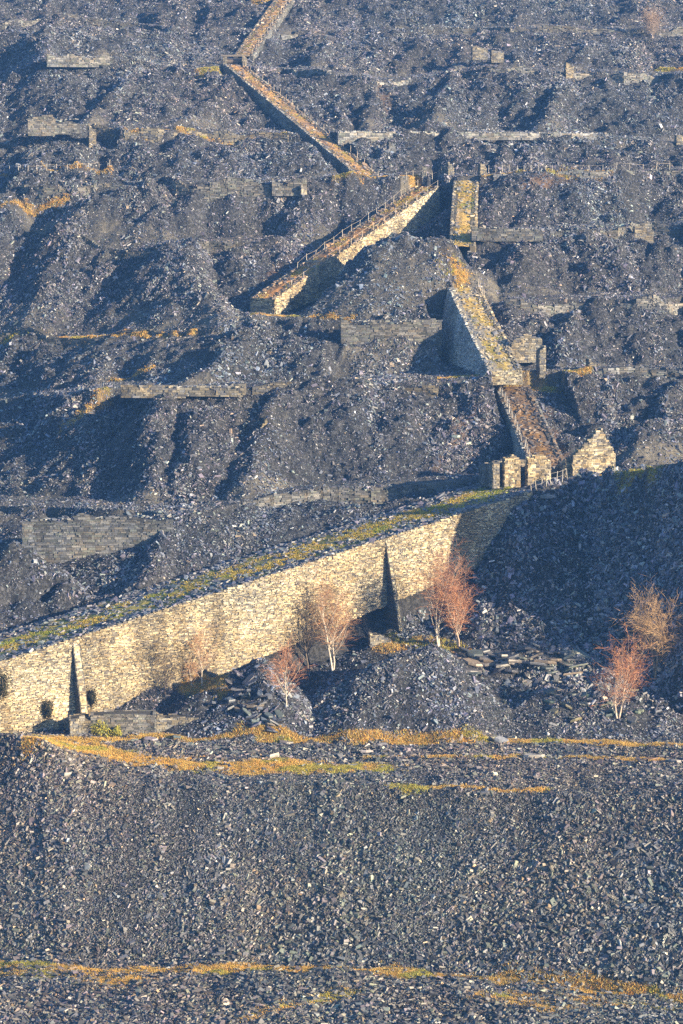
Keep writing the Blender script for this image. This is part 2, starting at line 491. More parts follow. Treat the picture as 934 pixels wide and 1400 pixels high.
def masonry(mb, A, B, zb, zt, pal, batter=.06, course=.14, ln=(.16, .6), prot=.13, core=.9, n_side=1, ragged=.0, seed=None):
    """a coursed rubble face from plan point A to B (its face to the right of A->B when n_side=1); zb, zt : functions of s"""
    A = np.asarray(A, float)[:2]; B = np.asarray(B, float)[:2]
    L = float(np.hypot(*(B - A))); t = (B - A) / L; n = np.array([t[1], -t[0]]) * n_side
    ss = np.linspace(0, L, max(2, int(L / 1.0) + 1))
    zts = np.array([float(zt(s)) for s in ss]); zbs = np.array([float(zb(s)) for s in ss])
    zlo, zhi = zbs.min(), zts.max()
    # core, in the dark of the joints
    H = np.maximum(zts - zbs, .05)
    def pt(s, o, z): return np.stack([A[0] + s * t[0] + o * n[0], A[1] + s * t[1] + o * n[1], z], 1)
    ring = [pt(ss, batter * H - .05, zbs), pt(ss, 0 * ss - .05, zts - .06), pt(ss, 0 * ss - core, zts - .06), pt(ss, 0 * ss - core, zbs)]
    V = np.stack(ring, 1); m = len(ss)
    fs = []
    for i in range(m - 1):
        for k in range(4):
            k2 = (k + 1) % 4
            fs.append([4 * i + k, 4 * i + k2, 4 * i + 4 + k2, 4 * i + 4 + k])
    fs.append([0, 1, 2, 3]); fs.append([4 * m - 1, 4 * m - 2, 4 * m - 3, 4 * m - 4])
    mb.add(V.reshape(-1, 3), fs, pal.mean(0) * .38)
    # stones
    rows = []
    z = zlo
    while z < zhi:
        h = course * rng.uniform(.55, 1.5)
        k = int(L / ln[0]) + 2
        l = rng.uniform(ln[0], ln[1], k) * rng.choice([.6, 1, 1.5], k)
        e = np.cumsum(l) - rng.uniform(0, ln[1]); s0 = np.clip(np.r_[e[0] - l[0], e[:-1]], 0, L); s1 = np.clip(e, 0, L)
        ok = s1 - s0 > .08
        s0, s1 = s0[ok], s1[ok]
        sm = .5 * (s0 + s1)
        top = np.interp(sm, ss, zts) + (ragged * fbm(sm / 1.2, sm * 0 + 3.3, 5, 2) if ragged else 0)
        bot = np.interp(sm, ss, zbs)
        ok = (z + .5 * h < top) & (z + h > bot)
        if ok.any():
            rows.append(np.stack([s0[ok] + .015, s1[ok] - .015, np.full(ok.sum(), z + .012), np.full(ok.sum(), z + h - .012), top[ok]], 1))
        z += h
    if not rows: return
    R = np.concatenate(rows); k = len(R)
    pr = prot * rng.uniform(-.2, 1, k) ** 1
    jz = rng.normal(0, .012, (k, 4))
    ob = batter * (R[:, 4] - R[:, 2]); ot = batter * np.maximum(R[:, 4] - R[:, 3], 0)
    def c(s, o, z): return np.stack([A[0] + s * t[0] + o * n[0], A[1] + s * t[1] + o * n[1], z], -1)
    d = .3
    s0, s1, z0, z1 = R[:, 0], R[:, 1], R[:, 2], R[:, 3]
    C = np.stack([c(s0, ob + pr + jz[:, 0], z0), c(s1, ob + pr + jz[:, 1], z0), c(s1, ob - d, z0), c(s0, ob - d, z0),
                  c(s0, ot + pr + jz[:, 2], z1 + jz[:, 0]), c(s1, ot + pr + jz[:, 3], z1 + jz[:, 1]), c(s1, ot - d, z1), c(s0, ot - d, z1)], 1)
    col = pal[rng.integers(0, len(pal), k)] * rng.uniform(.55, 1.25, (k, 1))
    cx = A[0] + .5 * (s0 + s1) * t[0]
    col = col * (1 + .45 * fbm((s0 + s1) / 9, z0 / 4, 77, 4))[:, None]
    strk = np.clip(fbm((s0 + s1) / 5.2, z0 / 9, 78, 4) * 1.6 - .3, 0, .4)
    col = col * (1 - strk[:, None] * np.array([.8, .85, .9]))
    boxes(mb, C, col)


def slabs_on(mb, pos, nrm, L, W, T, col, tilt=.35):
    """loose slate slabs: irregular flat prisms lying about the surface"""
    k = len(pos)
    nn = nrm + tilt * rng.normal(0, 1, (k, 3)) * np.array([1, 1, .4]); nn /= np.linalg.norm(nn, axis=1, keepdims=True)
    r = rng.normal(0, 1, (k, 3)); r[:, 2] *= .4
    e1 = np.cross(nn, r); e1 /= np.linalg.norm(e1, axis=1, keepdims=True); e2 = np.cross(nn, e1)
    sx = np.array([-1, 1, 1, -1]) * .5; sy = np.array([-1, -1, 1, 1]) * .5
    jx = sx[None] + rng.uniform(-.17, .17, (k, 4)); jy = sy[None] + rng.uniform(-.2, .2, (k, 4))
    base = pos[:, None] + e1[:, None] * (jx * L[:, None])[..., None] + e2[:, None] * (jy * W[:, None])[..., None]
    jt = 1 + rng.uniform(-.35, .35, (k, 4))
    C = np.concatenate([base - nn[:, None] * (.35 * T)[:, None, None], pos[:, None] + (base - pos[:, None]) * .93 + nn[:, None] * (.65 * T[:, None] * jt)[..., None]], 1)
    boxes(mb, C, col, bottom=False)


SLATE = np.array([[.120, .132, .165], [.140, .128, .165], [.125, .150, .150], [.080, .085, .108], [.190, .190, .195], [.095, .102, .130],
                  [.310, .305, .285], [.165, .152, .150], [.110, .130, .160], [.230, .185, .140], [.180, .205, .180]])
SLATE_P = np.array([.16, .15, .11, .19, .08, .16, .02, .06, .07, .025, .03]); SLATE_P /= SLATE_P.sum()


def slate_cols(k):
    return SLATE[rng.choice(len(SLATE), k, p=SLATE_P)] * rng.uniform(.65, 1.3, (k, 1))


def incline(key, label, palL, palR, depthL, depthR, deck_cols, endwall=True, rubble=5.0, grass=None, batter=.07, copingcol=None, batL=.07, course=.17, ln=(.22, .75)):
    p, q, o0, o1 = INC[key]
    s, o, L, t, n = strip_param(p, q, np.array([p[0]]), np.array([p[1]]))
    root = thing('quarry_incline', label, 'incline', p, 'inclined tramways climbing the quarry')
    zt = lambda s: p[2] + (q[2] - p[2]) * s / L
    pl, ql = p[:2] + n * o0, q[:2] + n * o0
    mb = MB(); masonry(mb, p, q, lambda s: zt(s) - depthR(s / L), zt, palR, batter, course, ln)
    mb.obj('retaining_wall', M_WALL, root)
    if depthL:
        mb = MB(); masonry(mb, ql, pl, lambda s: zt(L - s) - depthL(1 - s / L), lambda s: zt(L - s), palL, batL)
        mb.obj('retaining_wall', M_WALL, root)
    if endwall:
        mb = MB(); masonry(mb, pl, p[:2], lambda s: p[2] - max(depthR(0), 2), lambda s: p[2], palR, batter)
        mb.obj('end_wall', M_WALL, root)
    # deck: bedded rubble between the two edges
    ns, no = int(L / .5) + 1, max(6, int(abs(o0) / .5))
    SS, OO = np.meshgrid(np.linspace(0, L, ns), np.linspace(o0 + .12, o1 - .12, no), indexing='ij')
    x = p[0] + SS * t[0] + OO * n[0]; y = p[1] + SS * t[1] + OO * n[1]
    edge = np.minimum(OO - o0, o1 - OO) / abs(o0)
    z = zt(SS) - .05 + .09 * fbm(x / 1.1, y / 1.1, 5, 3) - .12 * np.sin(np.clip(edge * 2, 0, 1) * np.pi)
    idx = np.arange(ns * no).reshape(ns, no)
    f = np.stack([idx[:-1, :-1], idx[1:, :-1], idx[1:, 1:], idx[:-1, 1:]], -1).reshape(-1, 4)[:, ::-1]
    g = fbm(x / 2.5, y / 2.5, 9, 3)[:-1, :-1].ravel()
    ce = np.abs((OO - .5 * (o0 + o1)) / (.5 * abs(o0)))[:-1, :-1].ravel()
    dc = np.where((g + (grass if grass is not None else -9) - ce * .9 > 0)[:, None], deck_cols[1], deck_cols[0]) * rng.uniform(.75, 1.25, (len(f), 1))
    mb = MB(); mb.add(np.stack([x, y, z], -1).reshape(-1, 3), f, dc)
    deck = mb.obj('deck', M_DECK, root)
    # loose slate on the deck, thick along the edges
    k = int(L * abs(o0) * rubble)
    s_ = rng.uniform(0, L, k); e = rng.beta(.55, .55, k); o_ = o0 + .2 + e * (o1 - o0 - .4)
    pos = np.stack([p[0] + s_ * t[0] + o_ * n[0], p[1] + s_ * t[1] + o_ * n[1], zt(s_) + .02 - .1 * np.sin(e * np.pi)], 1)
    nr = np.array([-t[0] * (q[2] - p[2]) / L, -t[1] * (q[2] - p[2]) / L, 1.0]); nr /= np.linalg.norm(nr)
    Ls = np.clip(rng.lognormal(math.log(.32), .45, k), .12, .9)
    c = slate_cols(k) if copingcol is None else copingcol[rng.integers(0, len(copingcol), k)] * rng.uniform(.7, 1.2, (k, 1))
    mb = MB(); slabs_on(mb, pos, np.tile(nr, (k, 1)), Ls, Ls * rng.uniform(.5, .9, k), Ls * rng.uniform(.15, .4, k), c, .3)
    r_ = mb.obj('deck_rubble', M_SLAB, root); tag(r_, kind='stuff')
    return root, deck, zt, (p, q, t, n, L)


def at_deck(key, s, o):
    p, q, o0, o1 = INC[key]; _, _, L, t, n = strip_param(p, q, np.zeros(1), np.zeros(1))
    return np.array([p[0] + s * L * t[0] + o * n[0], p[1] + s * L * t[1] + o * n[1], p[2] + (q[2] - p[2]) * s])


DIRT = (np.array([.16, .155, .165]), np.array([.30, .25, .07]))
RUST = (np.array([.20, .135, .085]), np.array([.34, .20, .08]))
BROWN = np.array([[.22, .16, .11], [.28, .20, .13], [.17, .14, .12], [.33, .22, .12], [.20, .18, .17]])
root, deck, zt, g = incline('main', 'long cream stone retaining wall with a sloping rubble deck and two dark buttresses', BUFF, BUFF, None, lambda s: 13.0 - s * 6, DIRT, True, 4.0, .55, course=.125, ln=(.15, .5))
p, q, t, n, L = g
main_n, main_t = n, t
# wedge buttresses standing out of the main wall
for uu, vt, vb, wd, wb in ((104, 880, 1004, .8, .28), (529, 738, 880, .45, .31)):
    a, _ = ray(uu, 900)
    s0 = (a * p[1] - p[0]) / (t[0] - a * t[1])
    z1 = zt(s0) - .3; z0 = z1 - 11.5
    mb = MB()
    A = p[:2] + t * (s0 - wd / 2); B = p[:2] + t * (s0 + wd / 2)
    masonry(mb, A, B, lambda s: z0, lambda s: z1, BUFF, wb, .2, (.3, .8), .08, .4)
    # cheeks of the wedge, their stone coloured dark to stand for shade
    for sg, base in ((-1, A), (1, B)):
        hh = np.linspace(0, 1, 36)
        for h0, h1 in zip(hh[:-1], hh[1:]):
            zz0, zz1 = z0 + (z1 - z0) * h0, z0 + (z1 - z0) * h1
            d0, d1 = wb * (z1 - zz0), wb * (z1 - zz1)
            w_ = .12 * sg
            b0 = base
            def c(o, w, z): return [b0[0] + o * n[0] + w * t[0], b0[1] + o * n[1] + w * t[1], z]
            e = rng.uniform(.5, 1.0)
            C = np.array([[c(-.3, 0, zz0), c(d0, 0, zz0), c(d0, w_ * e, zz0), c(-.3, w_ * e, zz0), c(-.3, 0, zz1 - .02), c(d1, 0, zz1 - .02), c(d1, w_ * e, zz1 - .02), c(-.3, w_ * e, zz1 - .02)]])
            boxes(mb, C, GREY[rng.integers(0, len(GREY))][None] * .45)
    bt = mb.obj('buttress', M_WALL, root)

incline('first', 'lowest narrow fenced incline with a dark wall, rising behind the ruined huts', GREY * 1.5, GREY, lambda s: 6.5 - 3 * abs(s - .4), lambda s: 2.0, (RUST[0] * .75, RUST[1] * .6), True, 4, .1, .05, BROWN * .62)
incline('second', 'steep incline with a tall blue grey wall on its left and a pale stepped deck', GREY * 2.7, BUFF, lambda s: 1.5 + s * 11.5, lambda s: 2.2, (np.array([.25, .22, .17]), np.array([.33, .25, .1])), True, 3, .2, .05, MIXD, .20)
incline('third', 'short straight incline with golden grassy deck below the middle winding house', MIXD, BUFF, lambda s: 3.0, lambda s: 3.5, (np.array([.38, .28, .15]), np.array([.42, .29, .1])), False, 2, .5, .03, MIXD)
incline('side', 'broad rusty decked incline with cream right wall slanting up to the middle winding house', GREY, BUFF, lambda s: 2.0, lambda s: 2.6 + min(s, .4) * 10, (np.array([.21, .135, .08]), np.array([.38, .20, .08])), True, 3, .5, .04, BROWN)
incline('fourth', 'long brown incline slanting down from the topmost winding house', GREY * 1.3, GREY, lambda s: 5.5 - 4 * abs(s - .35), lambda s: 1.6, (np.array([.24, .15, .09]), np.array([.38, .23, .10])), False, 2.5, .4, .03, BROWN)
incline('fifth', 'far topmost incline leaving the top of the view above the winding house', GREY, GREY, lambda s: 1.5, lambda s: 1.5, (np.array([.24, .15, .09]), np.array([.38, .23, .10])), False, 2.5, .4, .03, BROWN)


# ------------------------------------------------------------------ terrace walls: face along sight points (u, v top, v base, distance)
def terrace_wall(label, u0, v0, D0, u1, v1, D1, h0, h1, pal, ragged=.0, course=.26, core=1.2, group='dry stone terrace walls', ln=(.3, .9)):
    a, b = P(u0, v0, D0), P(u1, v1, D1); L = math.hypot(*(b - a)[:2])
    root = thing('terrace_wall', label, 'wall', a, group)
    mb = MB()
    masonry(mb, a, b, lambda s: a[2] + (b[2] - a[2]) * s / L - (h0 + (h1 - h0) * s / L), lambda s: a[2] + (b[2] - a[2]) * s / L + ragged * vnoise(np.array(s / 2.0), np.array(u0 * .1), 4), pal, .05, course, ln, .12, core, 1, ragged * .5)
    mb.obj('wall_face', M_WALL, root)
    # capping stones
    k = int(L * 3); s_ = rng.uniform(0, L, k); d = (b - a) / L; nn = np.array([d[1], -d[0], 0])
    pos = a[None] + d[None] * s_[:, None] - nn[None] * rng.uniform(0, core, k)[:, None] + np.array([0, 0, .02])
    Ls = rng.uniform(.25, .8, k)
    mb = MB(); slabs_on(mb, pos, np.tile([0, 0, 1.], (k, 1)), Ls, Ls * .6, Ls * .25, pal[rng.integers(0, len(pal), k)], .15)
    tag(mb.obj('capping', M_SLAB, root), kind='stuff')
    return root


DARK = GREY * .8  # darkened grey; puts shade into the colour of walls in the hollows
terrace_wall('dark mossy terrace wall in the hollow at far left above the main incline', 30, 712, 319, 236, 706, 319, 8.5, 7.5, DARK, 0.76)
terrace_wall('dark terrace wall left of the steep incline with tall blue grey side', 466, 440, 381, 604, 439, 381.5, 7.5, 7.5, DARK, 0.76)
terrace_wall('brown sunlit low terrace wall along the ledge at left of centre', 165, 530, 358.5, 335, 529, 356.5, 1.5, 1.2, MIXD, 0.98)
terrace_wall('pale straight terrace wall right of the upper brown incline', 462, 180, 464, 604, 181, 466, 3.6, 3.4, GREY * 1.5, 0.32, .3)
terrace_wall('low pale terrace wall continuing right to the tips', 606, 181, 466.2, 816, 183, 467, 1.2, 1.2, GREY * 1.3, 0.32, .3)
terrace_wall('low dark terrace wall right of the golden grassy incline', 645, 311, 413, 742, 314, 413, 2.2, 2.0, DARK, 0.32)
terrace_wall('broken pale terrace wall on the upper left ledge', 38, 164, 463, 108, 163, 463, 3.0, 2.6, GREY, 1.10, .3)
terrace_wall('grey terrace wall under the topmost left tip', 64, 78, 503, 150, 78, 505, 2.0, 1.6, GREY, 1.10, .3)
terrace_wall('dark terrace wall stub on the ledge at upper centre', 372, 248, 437, 420, 247, 437, 2.6, 2.6, DARK, 0.76, .3)

# ------------------------------------------------------------------ ruins
def prism_wall(mb, a, b, prof, thick, pal, zb, course=.2, ln=(.2, .7), prot=.09):
    """free-standing wall a->b (plan), prof: list (fraction, height) above zb; both faces and ends coursed"""
    a = np.asarray(a, float)[:2]; b = np.asarray(b, float)[:2]; L = np.hypot(*(b - a)); t = (b - a) / L; n = np.array([t[1], -t[0]])
    fr = np.array([x[0] for x in prof]) * L; hs = np.array([x[1] for x in prof])
    zt = lambda s: zb + float(np.interp(s, fr, hs))
    masonry(mb, a, b, lambda s: zb - .8, zt, pal, .0, course, ln, prot, thick * .5)
    masonry(mb, b - n * thick, a - n * thick, lambda s: zb - .8, lambda s: zt(L - s), pal, .0, course, ln, prot, thick * .48)
    masonry(mb, a - n * thick, a, lambda s: zb - .8, lambda s: zt(0), pal, .0, course, ln, prot, .1)
    masonry(mb, b, b - n * thick, lambda s: zb - .8, lambda s: zt(L), pal, .0, course, ln, prot, .1)


STONE = BUFF * 1.06
# gable ruin
g0, g1 = P(783, 655, 329), P(841, 655, 331.5)
zg = g0[2]
root = thing('ruined_hut', 'tall cream gable of a roofless hut at right, crumbling to a peak', 'hut', g0, 'ruined quarry huts')
mb = MB(); prism_wall(mb, g0, g1, [(0, 3.2), (.12, 3.6), (.24, 4.7), (.4, 5.2), (.52, 6.2), (.64, 6.9), (.74, 6.7), (.8, 5.3), (.9, 3.9), (1, 3.2)], .8, STONE, zg)
mb.obj('gable_wall', M_WALL, root)
tt = (g1 - g0)[:2] / np.hypot(*(g1 - g0)[:2]); nb = np.array([-tt[1], tt[0]])
for base, prof in ((g0[:2] + tt * .02 + nb * .8, [(0, 3.0), (.4, 2.0), (1, .8)]), (g1[:2] - tt * .8 + nb * .8, [(0, 2.6), (.5, 1.8), (1, .6)])):
    mb = MB(); prism_wall(mb, base + tt * .02, base + nb * 4.0 + tt * .02, prof, .7, STONE, zg)
    mb.obj('side_wall', M_WALL, root)
# low ruin with two doorways
h0, h1 = P(674, 660, 326), P(753, 657, 329)
zh = h0[2]; th = (h1 - h0)[:2]; Lh = np.hypot(*th); th = th / Lh; nh = np.array([-th[1], th[0]])
root = thing('ruined_hut', 'low cream ruin with two doorways at the head of the long wall', 'hut', h0, 'ruined quarry huts')
for f0, f1, prof, pal in ((0, .11, [(0, 2.7), (1, 2.9)], MIXD), (.20, .47, [(0, 3.2), (.5, 3.7), (.85, 3.3), (1, 2.8)], STONE), (.60, 1.0, [(0, 3.1), (.3, 3.0), (.4, 4.3), (.62, 4.5), (.68, 3.2), (1, 2.6)], STONE)):
    mb = MB(); prism_wall(mb, h0[:2] + th * Lh * f0, h0[:2] + th * Lh * f1, prof, .8, pal, zh)
    mb.obj('front_wall', M_WALL, root)
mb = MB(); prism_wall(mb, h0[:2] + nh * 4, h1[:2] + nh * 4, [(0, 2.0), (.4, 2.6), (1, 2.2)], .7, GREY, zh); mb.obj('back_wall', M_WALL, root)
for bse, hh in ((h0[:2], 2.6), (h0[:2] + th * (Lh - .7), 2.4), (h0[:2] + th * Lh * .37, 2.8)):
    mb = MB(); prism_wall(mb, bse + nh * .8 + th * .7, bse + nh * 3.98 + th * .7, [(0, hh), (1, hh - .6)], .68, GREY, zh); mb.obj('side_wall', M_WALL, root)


def winding_house(label, u, v, D, w, h, beams=True, pal=MIXD, depth=3.2):
    a = P(u, v, D); root = thing('winding_house', label, 'winding house', a, 'ruined winding houses')
    for k, x in enumerate((0, w - .8)):
        for y in (0, depth):
            mb = MB(); prism_wall(mb, (a[0] + x, a[1] + y), (a[0] + x + .8, a[1] + y), [(0, h), (1, h * rng.uniform(.85, 1))], .8, pal, a[2])
            mb.obj('pillar', M_WALL, root)
        mb = MB(); prism_wall(mb, (a[0] + x + .75, a[1] + .9), (a[0] + x + .75, a[1] + depth - .1), [(0, h * .75), (1, h * .6)], .7, pal * .8, a[2])
        mb.obj('side_wall', M_WALL, root)
    if beams:
        for y in (.3, depth + .2):
            mb = MB(); tubes(mb, [[a[0] - .4, a[1] + y - .4, a[2] + h + .12]], [[a[0] + w + .4, a[1] + y - .4, a[2] + h + .2]], [.14], [.14], 6, (.22, .19, .16)); mb.obj('roof_beam', M_WOOD, root)
        mb = MB(); tubes(mb, [[a[0] + .6, a[1] + depth * .5, a[2] + h * .6]], [[a[0] + w - .6, a[1] + depth * .5, a[2] + h * .6]], [.55], [.55], 12, (.16, .13, .11)); mb.obj('winding_drum', M_WOOD, root)
    return root


winding_house('pale topmost winding house with timber beams at the head of the long brown incline', 305, 92, 512, 4.8, 2.3, True, MIXD)
winding_house('dark ruined winding house between the two middle inclines', 577, 246, 443, 4.4, 2.4, False, DARK)
# stubs of walls and pillars on the upper ledges
def stub(label, u, v, D, w, h, pal=MIXD * .8, prof=None, wy=1.2):
    a = P(u, v, D); b = P(u + w * F / D, v, D + .4)
    root = thing('wall_stub', label, 'wall ruin', a, 'wall stubs on the ledges')
    mb = MB(); prism_wall(mb, a, b, prof or [(0, h), (.6, h * .92), (1, h * .7)], wy, pal, a[2] - 1.0)
    mb.obj('wall_face', M_WALL, root)
stub('square pale stone pillar on the tip at upper right', 774, 97, 503, 1.6, 2.8)
stub('pale squat wall stub left of centre on the highest tip', 646, 70, 511, 3.2, 2.0)
stub('pale squat wall stub right of centre on the highest tip', 672, 74, 511, 2.6, 1.8)
stub('pointed pale pillar at the head of the central pyramid tip', 507, 118, 501, 1.8, 2.8)
stub('small dark pillar standing beneath the pale terrace wall', 532, 206, 459, 1.2, 2.6, DARK)
stub('upright stone pillar right of the middle winding house', 613, 240, 442, 1.0, 3.4)
stub('pale stone pillar beyond the head of the golden incline', 657, 238, 444, 1.1, 3.0)
stub('lone upright stone at the left end of the broken pale wall', 122, 190, 463, 1.3, 3.6)
stub('small lit gable stump in the hollow left of centre', 350, 602, 347, 1.6, 4.2, BUFF, [(0, 1.2), (.5, 3.2), (1, 4.2)])
stub('thick broken wall end with a lit edge right of the steep incline', 738, 502, 366, .9, 4.8, MIXD, [(0, 3.4), (.5, 4.6), (1, 4.2)])
stub('low arched wall remnant right of the steep incline', 700, 480, 371, 4.6, 4.0, MIXD, [(0, 2.4), (.3, 3.4), (.6, 3.6), (1, 2.6)])
stub('broken wall corner on the ledge at right of the steep incline', 806, 506, 366, 1.0, 2.6, MIXD)
stub('small squared ruin on the dark ledge at right', 868, 318, 417, 3.2, 2.0, MIXD)
stub('small stone block wall at the lit edge of the upper left hollow', 412, 264, 436, 1.0, 2.4, MIXD)
stub('low crumbled wall on the ledge at far upper right', 925, 192, 467, 2.0, 2.0, MIXD)
stub('tiny pale stump on the far skyline ledge left of centre', 484, 46, 544, 1.2, 1.8)
stub('tiny pale stump on the far skyline ledge near centre', 504, 48, 544, 1.4, 1.8)
# low walls and blocked bases at the foot of the main wall
stub('blocky stone plinth at the foot of the left buttress', 96, 1003, 282.2, 2.6, 3.2, MIXD, [(0, 2.8), (.5, 3.0), (.52, 2.4), (1, 2.2)], 2.0)
stub('low dark wall at the foot of the long cream wall, right of the left buttress', 124, 1005, 283.4, 7.6, 3.6, GREY, [(0, 3.3), (.4, 3.5), (1, 3.4)], 2.5)
stub('short pale wall in front of the left mound', 214, 1005, 284.6, 5.0, 3.4, MIXD, [(0, 3.4), (.3, 2.8), (.32, 3.2), (1, 3.0)], 2.0)
stub('broken stone bench at the foot of the right buttress', 506, 882, 306, 2.6, 2.4, MIXD, None, 1.4)
for key in ():
    pass

# long low retaining walls along the broken lips of the ledges
def ledge_wall(label, e, u0, u1, hmax, pal, seed):
    ev = 22.0; n_ = max(3, int((u1 - u0) / ev)); us = np.linspace(u0, u1, n_ + 1)
    pts = []
    for u in us:
        i = int(np.clip(round((float(ray(u, 400)[0]) - A_G[0]) / (A_G[1] - A_G[0])), 0, NA - 1))
        D = KD[e, i] - .4
        j = int(np.argmin(np.abs(wD[i] - D)))
        x, y = XX[i, j], D_G[j]
        pts.append([x, y, max(float(zat(x, y + .9)), float(zat(x, y + 2.0)) - .3)])
    pts = np.array(pts)
    root = thing('terrace_wall', label, 'wall', pts[0], 'long retaining walls along the ledges')
    mb = MB()
    for a, b in zip(pts[:-1], pts[1:]):
        L = float(np.hypot(*(b - a)[:2]))
        if abs(b[1] - a[1]) > 5: continue
        hh = lambda s: hmax * max(.12, .75 + 1.1 * float(vnoise(np.array((a[0] + s) / 4.5), np.array(seed * 3.3), seed)))
        masonry(mb, a, b, lambda s: a[2] + (b[2] - a[2]) * s / L - 3.0, lambda s: a[2] + (b[2] - a[2]) * s / L - hmax + hh(s), pal, .08, .24, (.25, .9), .2, 1.2, 1, .5)
    mb.obj('wall_face', M_WALL, root)


ledge_wall('long dark wall under the ledge left of the lowest ruins', 9, 330, 640, .8, GREY * .9, 1)
ledge_wall('long brown stone lip across the centre ledge below the steep incline', 11, 345, 600, .9, MIXD * .8, 2)
ledge_wall('broken stone lip on the ledge right of the steep incline foot', 11, 735, 960, .8, GREY, 3)
ledge_wall('long low wall on the ledge right of the steep incline top', 13, 690, 960, .9, GREY, 4)
ledge_wall('low dark lip on the far left ledge with golden grass', 13, -30, 250, .6, GREY * .8, 5)
ledge_wall('long low wall on the ledge beyond the low dark wall at right', 15, 750, 960, .8, GREY * .9, 6)
ledge_wall('dark lip over the big hollow at left of centre', 15, -30, 330, .8, GREY * .8, 7)
ledge_wall('low wall under the fence line right of the golden incline', 17, 672, 960, .7, GREY, 8)
ledge_wall('dark lip along the ledge at far left below the broken pale wall', 17, -30, 380, .8, GREY * .8, 9)
ledge_wall('pale track edge running to the foot of the long brown incline', 19, 130, 395, .8, MIXD * .8, 10)
ledge_wall('grey ledge lip across the upper right tips', 21, 600, 960, .9, GREY, 11)
ledge_wall('grey ledge lip right of the topmost winding house', 21, 400, 560, .9, GREY, 12)
ledge_wall('thin wall line along the highest ledge from centre to right', 23, 385, 960, .9, GREY, 13)
ledge_wall('thin wall line along the highest ledge at left', 23, -30, 300, .8, GREY, 14)

# ------------------------------------------------------------------ build the terrain mesh
gx = np.gradient(Z, axis=0) / np.maximum(np.gradient(XX, axis=0), 1e-6)
gd = np.gradient(Z, axis=1) / np.gradient(DD, axis=1)
slope = np.hypot(gx, gd)
track = .7 * bench * np.clip(.55 + .9 * fbm(XX / 5, DD / 4, 211, 3), 0, 1)
grass = np.zeros_like(Z); earth = np.zeros_like(Z)


def world_line(pts, dm=200.0):
    return np.array([hit(u, v, dm) for u, v in pts])


# grass strips: sight points, half width in metres, strength
GR = [
    ([(-60, 1318), (0, 1322), (150, 1330), (300, 1326), (450, 1324), (650, 1338), (800, 1352), (934, 1370), (1000, 1378)], .75, 1.0),
    ([(0, 1328), (90, 1336), (170, 1342)], 1.5, .8),
    ([(330, 1395), (400, 1375), (470, 1360)], 1.1, .6),
    ([(640, 1360), (760, 1366), (934, 1384)], 1.2, .5),
    ([(-40, 1006), (60, 1008), (200, 1008), (400, 1012), (600, 1011), (800, 1016), (934, 1020)], .55, .95),
    ([(45, 1012), (110, 1025), (200, 1042), (300, 1048), (420, 1050), (520, 1052)], 1.3, 1.0),
    ([(60, 1008), (100, 1018), (130, 1026)], 1.3, .9),
    ([(500, 1036), (680, 1038), (800, 1036), (900, 1040)], .4, .6),
    ([(540, 1075), (640, 1078), (740, 1083)], .7, .6),
    ([(520, 880), (580, 880), (640, 893)], .8, .4),
    ([(262, 936), (280, 936), (300, 942)], .8, .9),
    ([(780, 652), (850, 648), (900, 645)], .8, .8),
    ([(0, 464), (100, 462), (180, 458), (260, 456)], .5, .9),
    ([(350, 430), (480, 436)], .4, .5), ([(600, 518), (700, 512), (800, 508)], .5, .8),
    ([(170, 182), (260, 180), (390, 184)], .4, .45), ([(460, 243), (520, 244), (570, 246)], .5, .9),
    ([(660, 240), (760, 238), (830, 238)], .45, .6), ([(280, 93), (330, 95)], .8, .9), ([(150, 520), (205, 504)], .4, .6),
    ([(0, 240), (70, 234), (150, 228)], .35, .5), ([(0, 282), (95, 272)], .35, .6), ([(910, 96), (934, 95)], .8, .9), ([(350, 4), (380, 0)], 1.0, .6),
    ([(620, 360), (630, 385)], 1.3, .9), ([(690, 1362), (750, 1380)], 1.0, .6), ([(140, 545), (100, 575)], 1.0, .35),
]
for pts, hw, st in GR:
    hw *= .95
    w = world_line(pts); I = window(w, hw * 4 + 2)
    d, _ = seg_dist(XX[I] + .7 * fbm(XX[I] / 2.2, DD[I] / 2.2, 91, 3), DD[I] + .9 * fbm(XX[I] / 3, DD[I] / 2, 95, 3), w)
    m = st * np.clip(1.5 - d / hw, 0, 1) * np.clip(.9 + 1.0 * fbm(XX[I] / 1.4, DD[I] / 1.4, 99, 3), 0, 1)
    wn = np.clip(1.1 + 1.5 * fbm(XX[I] / 6, DD[I] / 6, 93, 2), .55, 2.2)
    m = st * np.clip(1.6 - d / (hw * wn), 0, 1) * np.clip((1.25 if st > .94 else .8) + 1.2 * fbm(XX[I] / 1.2, DD[I] / 1.2, 99, 3), 0, 1)
    m = np.maximum(m, .22 * st * np.clip(1 - d / (hw * 3.5), 0, 1) * (fbm(XX[I] / 1.5, DD[I] / 1.5, 103, 3) > .12))
    grass[I] = np.maximum(grass[I], m)
for pts, hw in (([(655, 540), (625, 575)], 1.6), ([(845, 520), (815, 555)], 1.2), ([(790, 240), (720, 250)], 1.2), ([(590, 640), (630, 590)], .8), ([(500, 100), (530, 150)], 1.0), ([(740, 560), (770, 630)], 1.0), ([(340, 410), (400, 360)], 1.0), ([(-40, 1385), (300, 1378), (600, 1375), (960, 1400)], 4.5), ([(-40, 1345), (300, 1340), (500, 1350)], 2.0)):
    w = world_line(pts); I = window(w, 8)
    d, _ = seg_dist(XX[I] + 1.0 * fbm(XX[I] / 2.2, DD[I] / 2.2, 91, 3), DD[I] + fbm(XX[I] / 3, DD[I] / 2, 95, 3), w)
    earth[I] = np.maximum(earth[I], .75 * np.clip(1.5 - d / hw, 0, 1) * np.clip(.55 + 1.3 * fbm(XX[I] / 3, DD[I] / 3, 97, 4), 0, 1))

